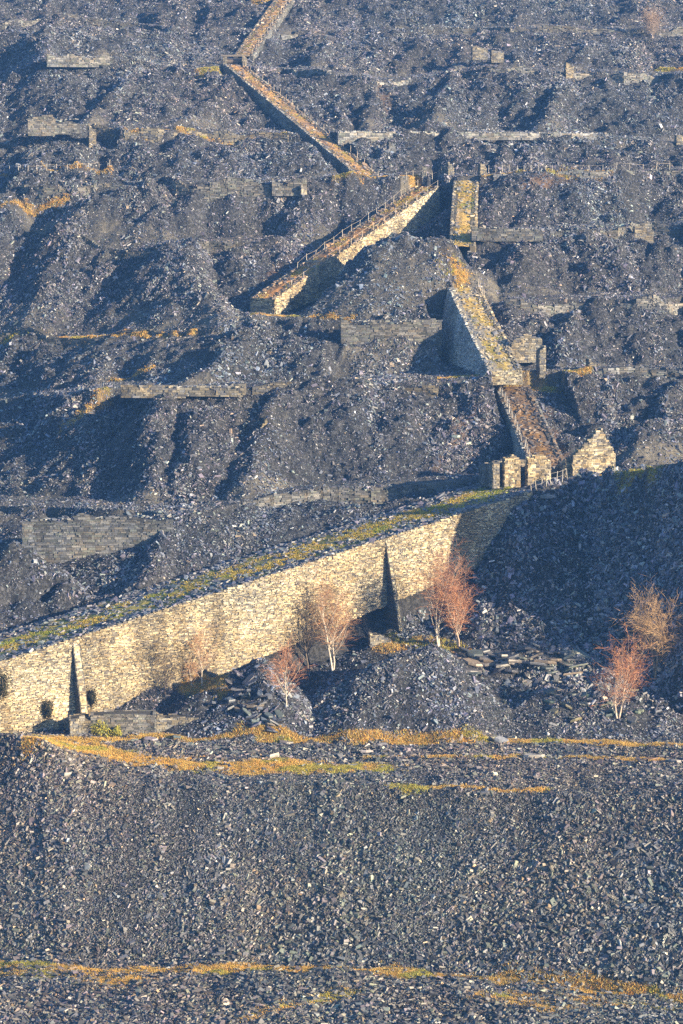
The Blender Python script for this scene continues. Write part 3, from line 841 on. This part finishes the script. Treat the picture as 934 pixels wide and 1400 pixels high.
idx = np.arange(NA * ND).reshape(NA, ND)
f = np.stack([idx[:-1, :-1], idx[1:, :-1], idx[1:, 1:], idx[:-1, 1:]], -1).reshape(-1, 4)
mb = MB(); mb.add(np.stack([XX, DD, Z], -1).reshape(-1, 3), f, (.1, .1, .1))
hill = mb.obj('hillside', terrain_material(), None, (0, 0, 0), True)
hill.data.attributes.new('grass', 'FLOAT', 'POINT').data.foreach_set('value', grass.ravel().astype(np.float32))
hill.data.attributes.new('track', 'FLOAT', 'POINT').data.foreach_set('value', track.ravel().astype(np.float32))
hill.data.attributes.new('earth', 'FLOAT', 'POINT').data.foreach_set('value', earth.ravel().astype(np.float32))
tag(hill, 'terraced hillside of slate waste rising in ledges and tips', None, None, 'structure')
mb = MB(); mb.add([[-1500, -600, 12], [1500, -600, 12], [1500, 1500, 12], [-1500, 1500, 12]], [[0, 1, 2, 3]], (.08, .09, .06))
tag(mb.obj('ground', M_DECK), 'valley floor below the quarry', None, None, 'structure')

# ------------------------------------------------------------------ slate rubble
cellA = (DD * (A_G[1] - A_G[0]))[:-1, :-1] * np.diff(D_G)[None]
sl_c = slope[:-1, :-1]
dens = cellA * np.sqrt(1 + sl_c ** 2)
inframe = np.abs(AA[:-1, :-1]) < .150
dens = dens * np.where(inframe, 1.0, .3) * ((DD[:-1, :-1] > 212) & (DD[:-1, :-1] < 600))
rough = np.clip(.6 + 1.2 * fbm(XX / 9, DD / 9, 121, 3) + .5 * fbm(XX / 2.6, DD / 22, 133, 3), .42, 1.2)[:-1, :-1]
dens = dens * rough * (1 - .85 * grass[:-1, :-1]) * np.where(sl_c < .22, .55, 1.0) * (1 - .6 * track[:-1, :-1])
back = gd[:-1, :-1] < -.5
dens = dens * np.where(back, .3, 1)
zone_tip = ((DD > 236) & (DD < 268))[:-1, :-1]
dens = dens * np.where(zone_tip, 2.1, 1.0) * np.where((DD[:-1, :-1] > 285), .85, 1.0)
nearc = (DD[:-1, :-1] < 281)
picks = []
for msk, cnt in ((nearc, 420000), (~nearc, 720000)):
    pr = (dens * msk).ravel(); pr = pr / pr.sum()
    picks.append(rng.choice(len(pr), cnt, p=pr))
pick = np.concatenate(picks); NS = len(pick)
ia, idd = np.unravel_index(pick, dens.shape)
fa, fd = rng.random(NS), rng.random(NS)
a_ = A_G[ia] + fa * (A_G[1] - A_G[0]); d_ = D_G[idd] + fd * (D_G[idd + 1] - D_G[idd])
x_ = a_ * d_; z_ = zat(x_, d_)
keep = np.ones(NS, bool)
for p, q, o0, o1 in CUTS:
    s, o, L, t, n = strip_param(p, q, x_, d_)
    keep &= ~((s > -.1) & (s < L + .1) & (o > o0 - .1) & (o < o1 + .1))
ia, idd, x_, d_, z_ = ia[keep], idd[keep], x_[keep], d_[keep], z_[keep]
nr = np.stack([-gx[ia, idd], -gd[ia, idd], np.ones(len(ia))], 1); nr /= np.linalg.norm(nr, axis=1, keepdims=True)
coarse = .6 * fbm(x_ / 7, d_ / 12, 131, 3) + .5 * fbm(x_ / 2.6, d_ / 22, 133, 3) - .7 * np.clip((d_ - 250) / 14, -.5, .5) * (d_ < 268)
med = np.where(d_ < 281, .25, .215) * np.where((x_ / d_ > .055) & (d_ > 288) & (d_ < 336), 1.5, 1.0) * np.clip(1 + .7 * coarse, .4, 2) * np.where(rng.random(len(ia)) < .025, 2.0, 1)
Ls = np.clip(med * rng.lognormal(0, .46, len(ia)), .08, 1.0)
cols = slate_cols(len(ia)) * np.clip(rng.lognormal(-.08, .48, len(ia)), .28, 2.3)[:, None] * (1 + .25 * fbm(x_ / 15, d_ / 15, 141, 3))[:, None]
hue = fbm(x_ / 25, d_ / 25, 151, 3)
cols = cols * np.where((d_ < 281)[:, None], np.array([[.90, .82, .68]]), 1.0)
cols = cols * np.stack([1 + .10 * hue, 1 - .03 * hue, 1 - .05 * hue], 1)
pos = np.stack([x_, d_, z_ + .03], 1)
nr = nr * .62 + np.array([0, 0, .38])
names = (('slate_rubble', 'grey slate rubble covering the tip in the foreground', d_ < 281), ('slate_rubble', 'slate waste strewn over the terraces beyond the long wall', d_ >= 281))
for nm, lb, m in names:
    k = int(m.sum())
    mb = MB(); slabs_on(mb, pos[m], nr[m], Ls[m], Ls[m] * rng.uniform(.25, .65, k), Ls[m] * rng.uniform(.10, .30, k), cols[m], .52)
    tag(mb.obj(nm, M_SLAB), lb, None, None, 'stuff')

# ------------------------------------------------------------------ grass tufts
gw = (grass[:-1, :-1] > .06) * grass[:-1, :-1] * cellA * np.where(inframe, 1, .4)
ng = 95000
pick = rng.choice(gw.size, ng, p=gw.ravel() / gw.sum())
ia, idd = np.unravel_index(pick, gw.shape)
a_ = A_G[ia] + rng.random(ng) * (A_G[1] - A_G[0]); d_ = D_G[idd] + rng.random(ng) * np.diff(D_G)[idd]
gp = np.stack([a_ * d_, d_, zat(a_ * d_, d_)], 1)
GC = np.array([[.70, .44, .12], [.62, .38, .10], [.72, .52, .20], [.52, .36, .11], [.60, .31, .08], [.38, .34, .09]])


def tufts(mb, gp, hmin, hmax, nb=7):
    k = len(gp); c0 = GC[rng.integers(0, len(GC), k)] * rng.uniform(.7, 1.15, (k, 1))
    gn = fbm(gp[:, 0] / 4, gp[:, 1] / 4, 161, 2)
    c0 = np.where((gn > .25)[:, None], c0 * np.array([.72, .95, .7]), c0)
    for b in range(nb):
        ang = rng.uniform(0, 2 * np.pi, k); h = rng.uniform(hmin, hmax, k); w = rng.uniform(.02, .045, k); lean = rng.uniform(.05, .9, k) * h
        off = rng.normal(0, .12, (k, 2))
        base = gp + np.c_[off, np.full(k, -.03)]
        sx, sy = -np.sin(ang), np.cos(ang)
        V = np.stack([base + np.stack([sx * w, sy * w, 0 * w], 1), base - np.stack([sx * w, sy * w, 0 * w], 1), base + np.stack([np.cos(ang) * lean, np.sin(ang) * lean, h], 1)], 1)
        mb.add(V.reshape(-1, 3), np.arange(3 * k).reshape(k, 3), c0 * rng.uniform(.8, 1.2, (k, 1)))


mb = MB(); tufts(mb, gp, .10, .30)
tag(mb.obj('grass', M_GRASS), 'golden dry grass along the ledges and tracks', None, None, 'stuff')
gd_pts = []
for key, o_lo, o_hi, cnt, s_lo in (('main', -4.6, -2.0, 14000, 0.0), ('third', -4.0, -.4, 900, 0), ('side', -4.0, -.5, 1500, 0), ('second', -4.0, -.6, 500, 0), ('fourth', -4, -.5, 900, 0), ('fifth', -4, -.4, 500, 0)):
    for i in range(cnt):
        s = random.uniform(s_lo, 1); o = random.uniform(o_lo, o_hi)
        if key == 'main': o = random.triangular(-8.0 - 3.0 * s, -3.2 + 1.6 * s)
        w = at_deck(key, s, o)
        if vnoise(np.array(w[0] / 2.6), np.array(w[1] / 1.8), 33) + .5 * (s if key == 'main' else .3) > .12:
            gd_pts.append(w + np.array([0, 0, -.08]))
mb = MB(); GC = GC * np.array([.78, .92, .7]); tufts(mb, np.array(gd_pts), .08, .24, 8)
tag(mb.obj('grass', M_GRASS), 'yellow green grass growing down the middle of the inclines', None, None, 'stuff')


# ------------------------------------------------------------------ big slabs lying about, each one a thing
def big_slab(label, u, v, Lm, Wm, Tm, yaw, tilt=.15, col=None, group='large loose slate slabs', lift=.0, dm=200.0, base=None):
    w = hit(u, v, dm) if base is None else base
    Tm *= .65; lift -= .08
    k = random.choice((5, 6, 7)); mb = MB()
    ang = np.sort(np.linspace(0, 2 * np.pi, k, endpoint=False) + rng.uniform(-.3, .3, k))
    rr = rng.uniform(.8, 1.1, k)
    px, py = np.cos(ang) * rr * Lm / 2, np.sin(ang) * rr * Wm / 2
    ry, rx = np.clip(rng.normal(0, tilt, 2), -.55, .55)
    pts = []
    for sc, z in ((1.0, 0), (1.03, Tm * .5), (.94, Tm)):
        pts.append(np.stack([px * sc, py * sc, np.full(k, z) + (rng.normal(0, Tm * .08, k))], 1))
    V = np.concatenate(pts)
    cy, sy = math.cos(yaw), math.sin(yaw)
    V = np.stack([V[:, 0] * cy - V[:, 1] * sy, V[:, 0] * sy + V[:, 1] * cy, V[:, 2] + V[:, 0] * math.tan(ry) + V[:, 1] * math.tan(rx)], 1) + w + np.array([0, 0, lift])
    col = np.array([.24, .235, .24]) if col is None else np.array(col)
    col = col * .72
    i = np.arange(k); j = (i + 1) % k
    fq = np.concatenate([np.stack([i, j, j + k, i + k], 1), np.stack([i + k, j + k, j + 2 * k, i + 2 * k], 1)])
    mb.add(V, fq, col[None] * rng.uniform(.8, 1.1, (len(fq), 1)))
    mb.add(V[2 * k:], [list(range(k))], col * 1.05)
    o = mb.obj('slate_slab', M_SLAB, None, w)
    return tag(o, label, 'slab', group, 'thing')


big_slab('flat dark slate slab on the track just right of the left mound', 392, 1016, 2.2, 1.3, .45, .2, .1, (.2, .18, .18))
big_slab('pale boulder on the edge of the grassy track at centre left', 372, 1036, 1.7, 1.2, .8, .5, .15, (.4, .38, .35))
big_slab('tilted pinkish slab at left in the row on the track', 502, 1029, 1.9, 1.2, .5, .6, .2, (.34, .30, .29))
big_slab('middle pale slab in the row on the track', 524, 1020, 1.5, 1.0, .5, .3, .2, (.34, .32, .31))
big_slab('long mauve slab at right in the row on the track', 556, 1025, 2.2, 1.2, .45, -.2, .15, (.30, .25, .27))
big_slab('blue grey slab standing on the far grass line at right', 686, 1016, 1.9, 1.0, 1.0, .1, .3, (.28, .30, .34))
big_slab('long cream block lying on the track right of centre', 731, 1036, 2.6, 1.2, .7, .05, .05, (.42, .38, .32))
big_slab('rust brown plank shaped slab by the track at far right', 882, 1039, 2.8, .9, .35, .05, .05, (.26, .15, .09))
big_slab('pale slab half out of view at the right end of the track', 926, 1042, 2.0, 1.0, .5, .0, .1, (.36, .33, .32))
big_slab('mauve slab on the grass below the low dark wall', 206, 1012, 1.9, 1.1, .5, .1, .2, (.30, .26, .30))
big_slab('dark green slab beside the mauve slab on the grass', 243, 1009, 1.4, 1.0, .5, .4, .2, (.15, .19, .18))
big_slab('small pale boulder on the left end of the tip crest', 92, 1060, 1.3, .9, .6, .4, .2, (.36, .35, .33))
big_slab('small pale stone at the middle of the grassy track', 302, 1052, 1.1, .8, .6, .1, .2, (.42, .40, .37))
big_slab('rust tinged stone on the crest of the foreground tip', 155, 1073, 1.2, .8, .4, .2, .2, (.34, .26, .20))
big_slab('second rust tinged stone on the crest, nearer the middle', 258, 1077, 1.1, .7, .4, .3, .2, (.34, .27, .21))
big_slab('grey slab beside the fence at the top of the right tip', 752, 682, 2.6, 1.5, .8, .4, .15, (.24, .25, .26), dm=300)
big_slab('green grey boulder lying on the purple scree right of centre', 624, 599, 1.6, 1.1, .7, .3, .2, (.28, .33, .30), dm=330)
big_slab('second green grey boulder lower on the purple scree', 640, 607, 1.5, 1.0, .6, .8, .2, (.28, .33, .30), dm=330)
for i in range(58):
    f_ = i / 57
    u = rng.uniform(636, 800); v = 888 + rng.uniform(0, 34) + abs(u - 720) * .04
    big_slab('large grey slate slab heaped in the pile under the dark right tip', u, v, rng.uniform(1.4, 3.4), rng.uniform(.9, 1.7), rng.uniform(.25, .6), rng.uniform(-.5, .5), .22,
             SLATE[rng.integers(0, len(SLATE))] * rng.uniform(.65, 1.15), 'slabs piled under the right tip', rng.uniform(.1, .5))
for i in range(46):
    t_ = rng.random(); u = 300 + 75 * t_ + rng.normal(0, 16); v = 935 + 60 * t_ + rng.normal(0, 14)
    big_slab('large grey slate slab tumbled down the left mound beside the cream wall', u, min(v, 1003), rng.uniform(1.0, 2.4), rng.uniform(.7, 1.4), rng.uniform(.2, .5), rng.uniform(-1.5, 1.5), .4,
             SLATE[rng.integers(0, len(SLATE))] * rng.uniform(.7, 1.3), 'slabs tumbled on the left mound', rng.uniform(.0, .4))
for i in range(30):
    u = rng.uniform(745, 880); v = 905 + rng.uniform(0, 85)
    big_slab('mossy grey slab in the rough ground below the slab pile at right', u, v, rng.uniform(.9, 2.2), rng.uniform(.7, 1.2), rng.uniform(.2, .5), rng.uniform(-1, 1), .35,
             SLATE[rng.integers(0, len(SLATE))] * np.array([.85, .98, .8]), 'slabs below the pile at right', .1)


# ------------------------------------------------------------------ birches
def birch(name, label, u, v, H, spread, crown_cols, trunk_col, stems=1, lean=0.0, dm=200.0, dense=1.0, seed=1, bare=.22, group='bare birches below the long wall', base=None):
    R = random.Random(seed)
    w = hit(u, v, dm) if base is None else base
    root = thing(name, label, 'tree', w, group)
    seg = {0: [], 1: [], 2: []}

    def grow(p, d, length, r, lvl):
        n = 6 if lvl == 0 else (4 if lvl == 1 else 3)
        pts = [p]; dirs = [d]
        for i in range(n):
            up = .10 if lvl == 0 else (.16 if lvl == 1 else -.02)
            d = (d + Vector((R.gauss(0, .10 + .05 * lvl), R.gauss(0, .10 + .05 * lvl), R.gauss(0, .05) + up))).normalized()
            q = p + d * (length / n)
            r0 = r * (1 - i / n * .8); r1 = r * (1 - (i + 1) / n * .8)
            seg[min(lvl, 2)].append((tuple(p), tuple(q), r0, r1))
            p = q; pts.append(p); dirs.append(d)
        if lvl >= 3: return
        cnt = int({0: 24, 1: 10, 2: 6}[lvl] * (dense if lvl else 1))
        for k in range(cnt):
            t_ = R.uniform(bare if lvl == 0 else .15, 1.0)
            i = min(int(t_ * n), n - 1); fr = t_ * n - i
            b = pts[i].lerp(pts[i + 1], fr); dd = dirs[i + 1]
            az = R.uniform(0, 2 * math.pi); side = Vector((math.cos(az), math.sin(az), 0))
            if lvl == 0:
                el = R.uniform(.42, .92) + .3 * t_
                nd = (side * math.cos(el) + Vector((0, 0, 1)) * math.sin(el)).normalized()
                ln = spread * 1.5 * R.uniform(.7, 1.25) * (1.1 - .72 * t_) / max(math.cos(el), .45)
            else:
                perp = (side - dd * side.dot(dd)).normalized()
                nd = (dd * .75 + perp * .75 + Vector((0, 0, -.05 * lvl))).normalized()
                ln = length * R.uniform(.28, .55)
            grow(b, nd, max(ln, .25), max(r * (1 - t_ * .75) * .5, .014), lvl + 1)

    for k in range(stems):
        ang = R.uniform(0, 6.28) if k else 0
        d0 = Vector((lean + (.22 * math.cos(ang) if stems > 1 else 0) * (1 if k else -.3), .12 * math.sin(ang) * (k > 0), 1)).normalized()
        grow(Vector(w) - Vector((0, 0, .3)) + Vector((.15 * math.cos(ang), .15 * math.sin(ang), 0)) * (k > 0), d0, H * (1 if k == 0 else R.uniform(.75, .95)), .011 * H + .03, 0)

    def arr(l):
        return [np.array(x) for x in zip(*l)]
    a, b, r0, r1 = arr(seg[0]); mb = MB()
    tc = np.array(trunk_col)[None] * rng.uniform(.75, 1.1, (len(a), 1)); tubes(mb, a, b, r0, r1, 8, tc)
    mb.obj('trunk', M_BARK, root, smooth=True)
    a, b, r0, r1 = arr(seg[1]); mb = MB()
    cc = np.array(crown_cols)
    limb = np.array(trunk_col)[None] * .95 * rng.uniform(.6, 1.1, (len(a), 1))
    tubes(mb, a, b, r0, r1, 5, limb)
    a, b, r0, r1 = arr(seg[2]); tubes(mb, a, b, r0, r1, 3, cc[rng.integers(0, len(cc), len(a))] * rng.uniform(.6, 1.2, (len(a), 1)))
    mb.obj('crown', M_TWIG, root)
    return root


RUSS = [[.48, .23, .12], [.42, .20, .11], [.54, .29, .16], [.35, .18, .10]]
PALE = [[.42, .23, .12], [.48, .29, .15], [.36, .19, .11]]
BRWN = [[.44, .28, .15], [.48, .33, .18], [.36, .24, .13]]
DRK = [[.10, .08, .06], [.13, .10, .07]]
WH = (.52, .46, .38)
birch('birch_tree', 'tall white stemmed birch with russet crown in front of the shaded wall', 601, 884, 9.8, 3.0, RUSS, WH, 2, -.04, seed=3, dense=.85)
birch('birch_tree', 'rounder russet birch just right of the tall white stemmed one', 628, 884, 7.2, 2.7, RUSS, (.5, .4, .33), 2, .12, seed=5, dense=.85)
birch('birch_tree', 'slender faint birch behind the russet pair against the dark tip', 636, 806, 4.2, .8, RUSS, (.45, .38, .33), 1, -.1, dm=290, seed=8, dense=.6)
def by_wall(u, v, off):
    a = float(ray(u, v)[0]); s0 = (a * MAIN0[1] - MAIN0[0]) / (main_t[0] - a * main_t[1])
    d = MAIN0[1] + s0 * main_t[1] - off
    return np.array([a * d, d, float(zat(a * d, d))])


birch('birch_tree', 'white birch with peach crown against the sunlit wall', 455, 900, 10.5, 2.8, PALE, WH, 2, .02, seed=11, dense=.9, base=by_wall(455, 900, 4.0))
birch('birch_tree', 'dark stemmed bare tree close against the sunlit wall, left of the white birch', 421, 903, 9.0, 2.4, DRK, (.12, .1, .08), 1, 0, seed=13, dense=.8, base=by_wall(421, 903, 2.6))  # solid tree added in place of the shadow cast on the wall
birch('birch_tree', 'faint dark sapling against the sunlit wall above the left mound', 226, 940, 4.6, 1.6, DRK, (.14, .11, .09), 1, -.03, seed=41, dense=.6, base=by_wall(226, 940, 2.2))  # another added tree, taking the place of a birch's wall shadow
birch('birch_tree', 'small pale birch on the left mound among yellow grass', 276, 940, 5.2, 2.0, PALE, WH, 1, .02, seed=15, dense=.8)
birch('birch_tree', 'short leaning birch beside the small pale one on the left mound', 264, 941, 3.0, .8, PALE, WH, 1, -.2, seed=16, dense=.6)
birch('birch_tree', 'small pinkish red birch in front of the slabs of the left mound', 392, 966, 6.4, 1.7, RUSS, WH, 1, .04, seed=19)
birch('birch_tree', 'bushy red birch in front of the taller brown tree at right', 846, 982, 7.2, 2.6, RUSS, (.55, .46, .38), 2, .05, seed=23, dense=.85)
birch('birch_tree', 'tall brown bare tree at the right edge below the dark tip', 896, 926, 8.6, 2.8, BRWN, (.30, .23, .16), 2, .02, seed=27)
birch('shrub', 'pale rounded leafless shrub on the highest ledge at far right', 892, 52, 4.6, 2.0, [[.42, .30, .22], [.36, .27, .2]], (.4, .32, .26), 3, 0, dm=500, seed=31, dense=.8, group='shrubs on the ledges')


def bush(label, u, v, w_, h_, cols, b=None, name='gorse_bush', grp='yellow bushes by the left buttress', cat='bush'):
    b = hit(u, v) if b is None else b; k = 1500
    root = thing(name, label, cat, b, grp)
    d = rng.normal(0, 1, (k, 3)); d /= np.linalg.norm(d, axis=1, keepdims=True); r = rng.uniform(.35, 1, k) ** .6
    lump = 1 + .75 * vnoise(d[:, 0] * 2.4 + 9 + u, d[:, 1] * 2.2 + d[:, 2] * 2.6, 3)
    pp = b + d * (r * lump)[:, None] * np.array([w_ / 2, w_ / 2.4, h_ * .55]) + np.array([0, 0, h_ * .45])
    e1 = rng.normal(0, 1, (k, 3)); e1 /= np.linalg.norm(e1, axis=1, keepdims=True); e2 = np.cross(e1, d)
    s = rng.uniform(.05, .13, (k, 1))
    V = np.stack([pp - e1 * s, pp + e2 * s * .7, pp + e1 * s, pp - e2 * s * .7], 1)
    mb = MB(); mb.add(V.reshape(-1, 3), np.arange(4 * k).reshape(k, 4), np.array(cols)[rng.integers(0, len(cols), k)] * rng.uniform(.6, 1.2, (k, 1)))
    mb.obj('foliage', M_LEAF, root)
    mb = MB(); ang = rng.uniform(0, 6.28, 9); e = np.stack([np.cos(ang) * w_ * .3, np.sin(ang) * w_ * .3, np.full(9, h_ * .7)], 1)
    tubes(mb, np.tile(b - [0, 0, .1], (9, 1)), b + e, np.full(9, .04), np.full(9, .02), 4, (.2, .15, .08)); mb.obj('stem', M_BARK, root)


YG = [[.34, .30, .04], [.42, .36, .06], [.26, .27, .05], [.18, .2, .05]]
bush('larger yellow green bush at the foot of the low dark wall', 136, 1005, 2.6, 1.7, YG)
bush('smaller yellow bush right of the larger one', 160, 1006, 1.4, 1.2, YG)

IVY = [[.03, .035, .02], [.02, .025, .015], [.045, .045, .025]]
for uu, vv, w_, h_, lb in ((5, 958, 2.2, 4.0, 'tall dark ivy clump on the wall at the left edge of the view'), (66, 982, 1.7, 2.4, 'dark ivy clump low on the wall, left of the left buttress'), (126, 965, 1.1, 2.0, 'small dark ivy clump on the wall just right of the left buttress')):
    a, k_ = ray(uu, vv); s0 = (float(a) * MAIN0[1] - MAIN0[0]) / (main_t[0] - float(a) * main_t[1])
    Dw = MAIN0[1] + s0 * main_t[1] - 1.0
    bush(lb, uu, vv, w_, h_, IVY, P(uu, vv, Dw), 'ivy_clump', 'dark ivy on the long wall', 'ivy')

# ------------------------------------------------------------------ fences
def fence(label, pts, hp=1.1, leanr=.08, col=(.5, .45, .38), rails=1, r=.055):
    root = thing('post_fence', label, 'fence', pts[0], 'old post fences along the inclines')
    tops = []
    for w in pts:
        tp = np.array(w) + np.array([rng.normal(0, leanr), rng.normal(0, leanr), hp * rng.uniform(.75, 1.15)]); tops.append(tp)
        mb = MB(); tubes(mb, [np.array(w) - [0, 0, .3]], [tp], [r * 1.1], [r * .85], 6, np.array(col) * rng.uniform(.75, 1.1))
        mb.obj('post', M_WOOD, root)
    for h_ in ((.9, .5) if rails > 1 else (.85,)):
        mb = MB(); A = np.array(pts) * (1 - h_) + np.array(tops) * h_
        tubes(mb, A[:-1], A[1:], np.full(len(A) - 1, .016), np.full(len(A) - 1, .016), 4, np.array(col) * .8); mb.obj('wire', M_WOOD, root)


def deck_line(key, s0, s1, o, n):
    return [at_deck(key, s, o) for s in np.linspace(s0, s1, n)]


def ground_line(pts, n, dm=200.0):
    pts = np.array(pts, float); q = np.linspace(0, 1, n) * (len(pts) - 1)
    return [hit(np.interp(x, range(len(pts)), pts[:, 0]), np.interp(x, range(len(pts)), pts[:, 1]), dm) for x in q]


fence('leaning pale post fence climbing beside the lowest narrow incline', deck_line('first', .02, 1.0, -4.9, 15), 1.3, .12, (.55, .5, .42), 2)
fence('short post fence beside the steep incline with pale deck', deck_line('second', .86, 1.0, -.2, 4), 1.3)
fence('row of posts along the left edge of the broad rusty incline', deck_line('side', .25, 1.0, -4.4, 15), 1.2)
fence('row of posts along the lit right edge of the broad rusty incline', deck_line('side', .1, 1.0, -.25, 14), 1.2)
fence('row of posts along the long brown incline below the topmost winding house', deck_line('fourth', .02, .98, -.3, 22), 1.2, .1, (.5, .42, .33))
fence('row of posts up the far topmost incline', deck_line('fifth', .02, .9, -.3, 14), 1.2, .1, (.5, .42, .33))
fence('leaning post fence at the head of the long cream wall by the huts', ground_line([(727, 675), (750, 664), (776, 657)], 8, 300), 1.5, .25, (.55, .5, .42), 2)
fence('thin post fence along the ledge right of the golden incline', ground_line([(668, 236), (760, 234), (934, 231)], 20, 420), 1.2)
fence('thin post fence on the ledge at the far upper left', ground_line([(0, 236), (70, 233), (150, 228)], 12, 420), 1.2)
fence('short post fence on the ledge between the two middle winding inclines', ground_line([(556, 246), (600, 247)], 6, 425), 1.6)

# ------------------------------------------------------------------ light, air, camera
w = bpy.data.worlds.new('World'); S.world = w; w.use_nodes = True
nt = w.node_tree; bg = nt.nodes['Background']
sky = nt.nodes.new('ShaderNodeTexSky'); sky.sky_type = 'NISHITA'; sky.sun_disc = False
sky.sun_elevation = SUN_EL; sky.sun_rotation = math.pi - SUN_AZ; sky.air_density = 1.0; sky.dust_density = .6; sky.ozone_density = 4.0
nt.links.new(sky.outputs[0], bg.inputs['Color']); bg.inputs['Strength'].default_value = .095
sd = bpy.data.lights.new('sun', 'SUN'); sd.energy = 5.0; sd.angle = math.radians(.5); sd.color = (1, .81, .54)
so = bpy.data.objects.new('sun', sd); link(so)
so.rotation_euler = Vector((-math.sin(SUN_AZ) * math.cos(SUN_EL), math.cos(SUN_AZ) * math.cos(SUN_EL), -math.sin(SUN_EL))).to_track_quat('-Z', 'Y').to_euler()
so.location = (120, 100, 250)

HAZE = .00022
if HAZE:
    mb = MB(); lo, hi = np.array([-420., -60, 8]), np.array([420., 900, 185])
    C = np.array([[[lo[0], lo[1], lo[2]], [hi[0], lo[1], lo[2]], [hi[0], hi[1], lo[2]], [lo[0], hi[1], lo[2]], [lo[0], lo[1], hi[2]], [hi[0], lo[1], hi[2]], [hi[0], hi[1], hi[2]], [lo[0], hi[1], hi[2]]]])
    boxes(mb, C, (1, 1, 1))
    hm = bpy.data.materials.new('haze'); hm.use_nodes = True; nt = hm.node_tree; nt.nodes.clear()
    out = nt.nodes.new('ShaderNodeOutputMaterial'); pv = nt.nodes.new('ShaderNodeVolumePrincipled')
    pv.inputs['Color'].default_value = (.15, .42, 1, 1); pv.inputs['Density'].default_value = HAZE; pv.inputs['Anisotropy'].default_value = .095
    nt.links.new(pv.outputs[0], out.inputs['Volume'])
    tag(mb.obj('haze', hm), 'thin blue air over the quarry', None, None, 'stuff')

cam = bpy.data.cameras.new('camera'); co = bpy.data.objects.new('camera', cam); link(co)
co.location = (0, 0, CAMZ); co.rotation_euler = (math.pi / 2 - PIT, 0, 0)
cam.sensor_fit = 'VERTICAL'; cam.sensor_height = 36; cam.lens = F / 1400 * 36
cam.clip_start = 1; cam.clip_end = 4000
S.camera = co
S.view_settings.view_transform = 'Standard'; S.view_settings.look = 'None'
S.view_settings.exposure = 1.6; S.view_settings.gamma = 1
S.render.engine = 'CYCLES'
S.cycles.max_bounces = 4; S.cycles.diffuse_bounces = 3; S.cycles.volume_bounces = 0
S.cycles.use_denoising = False
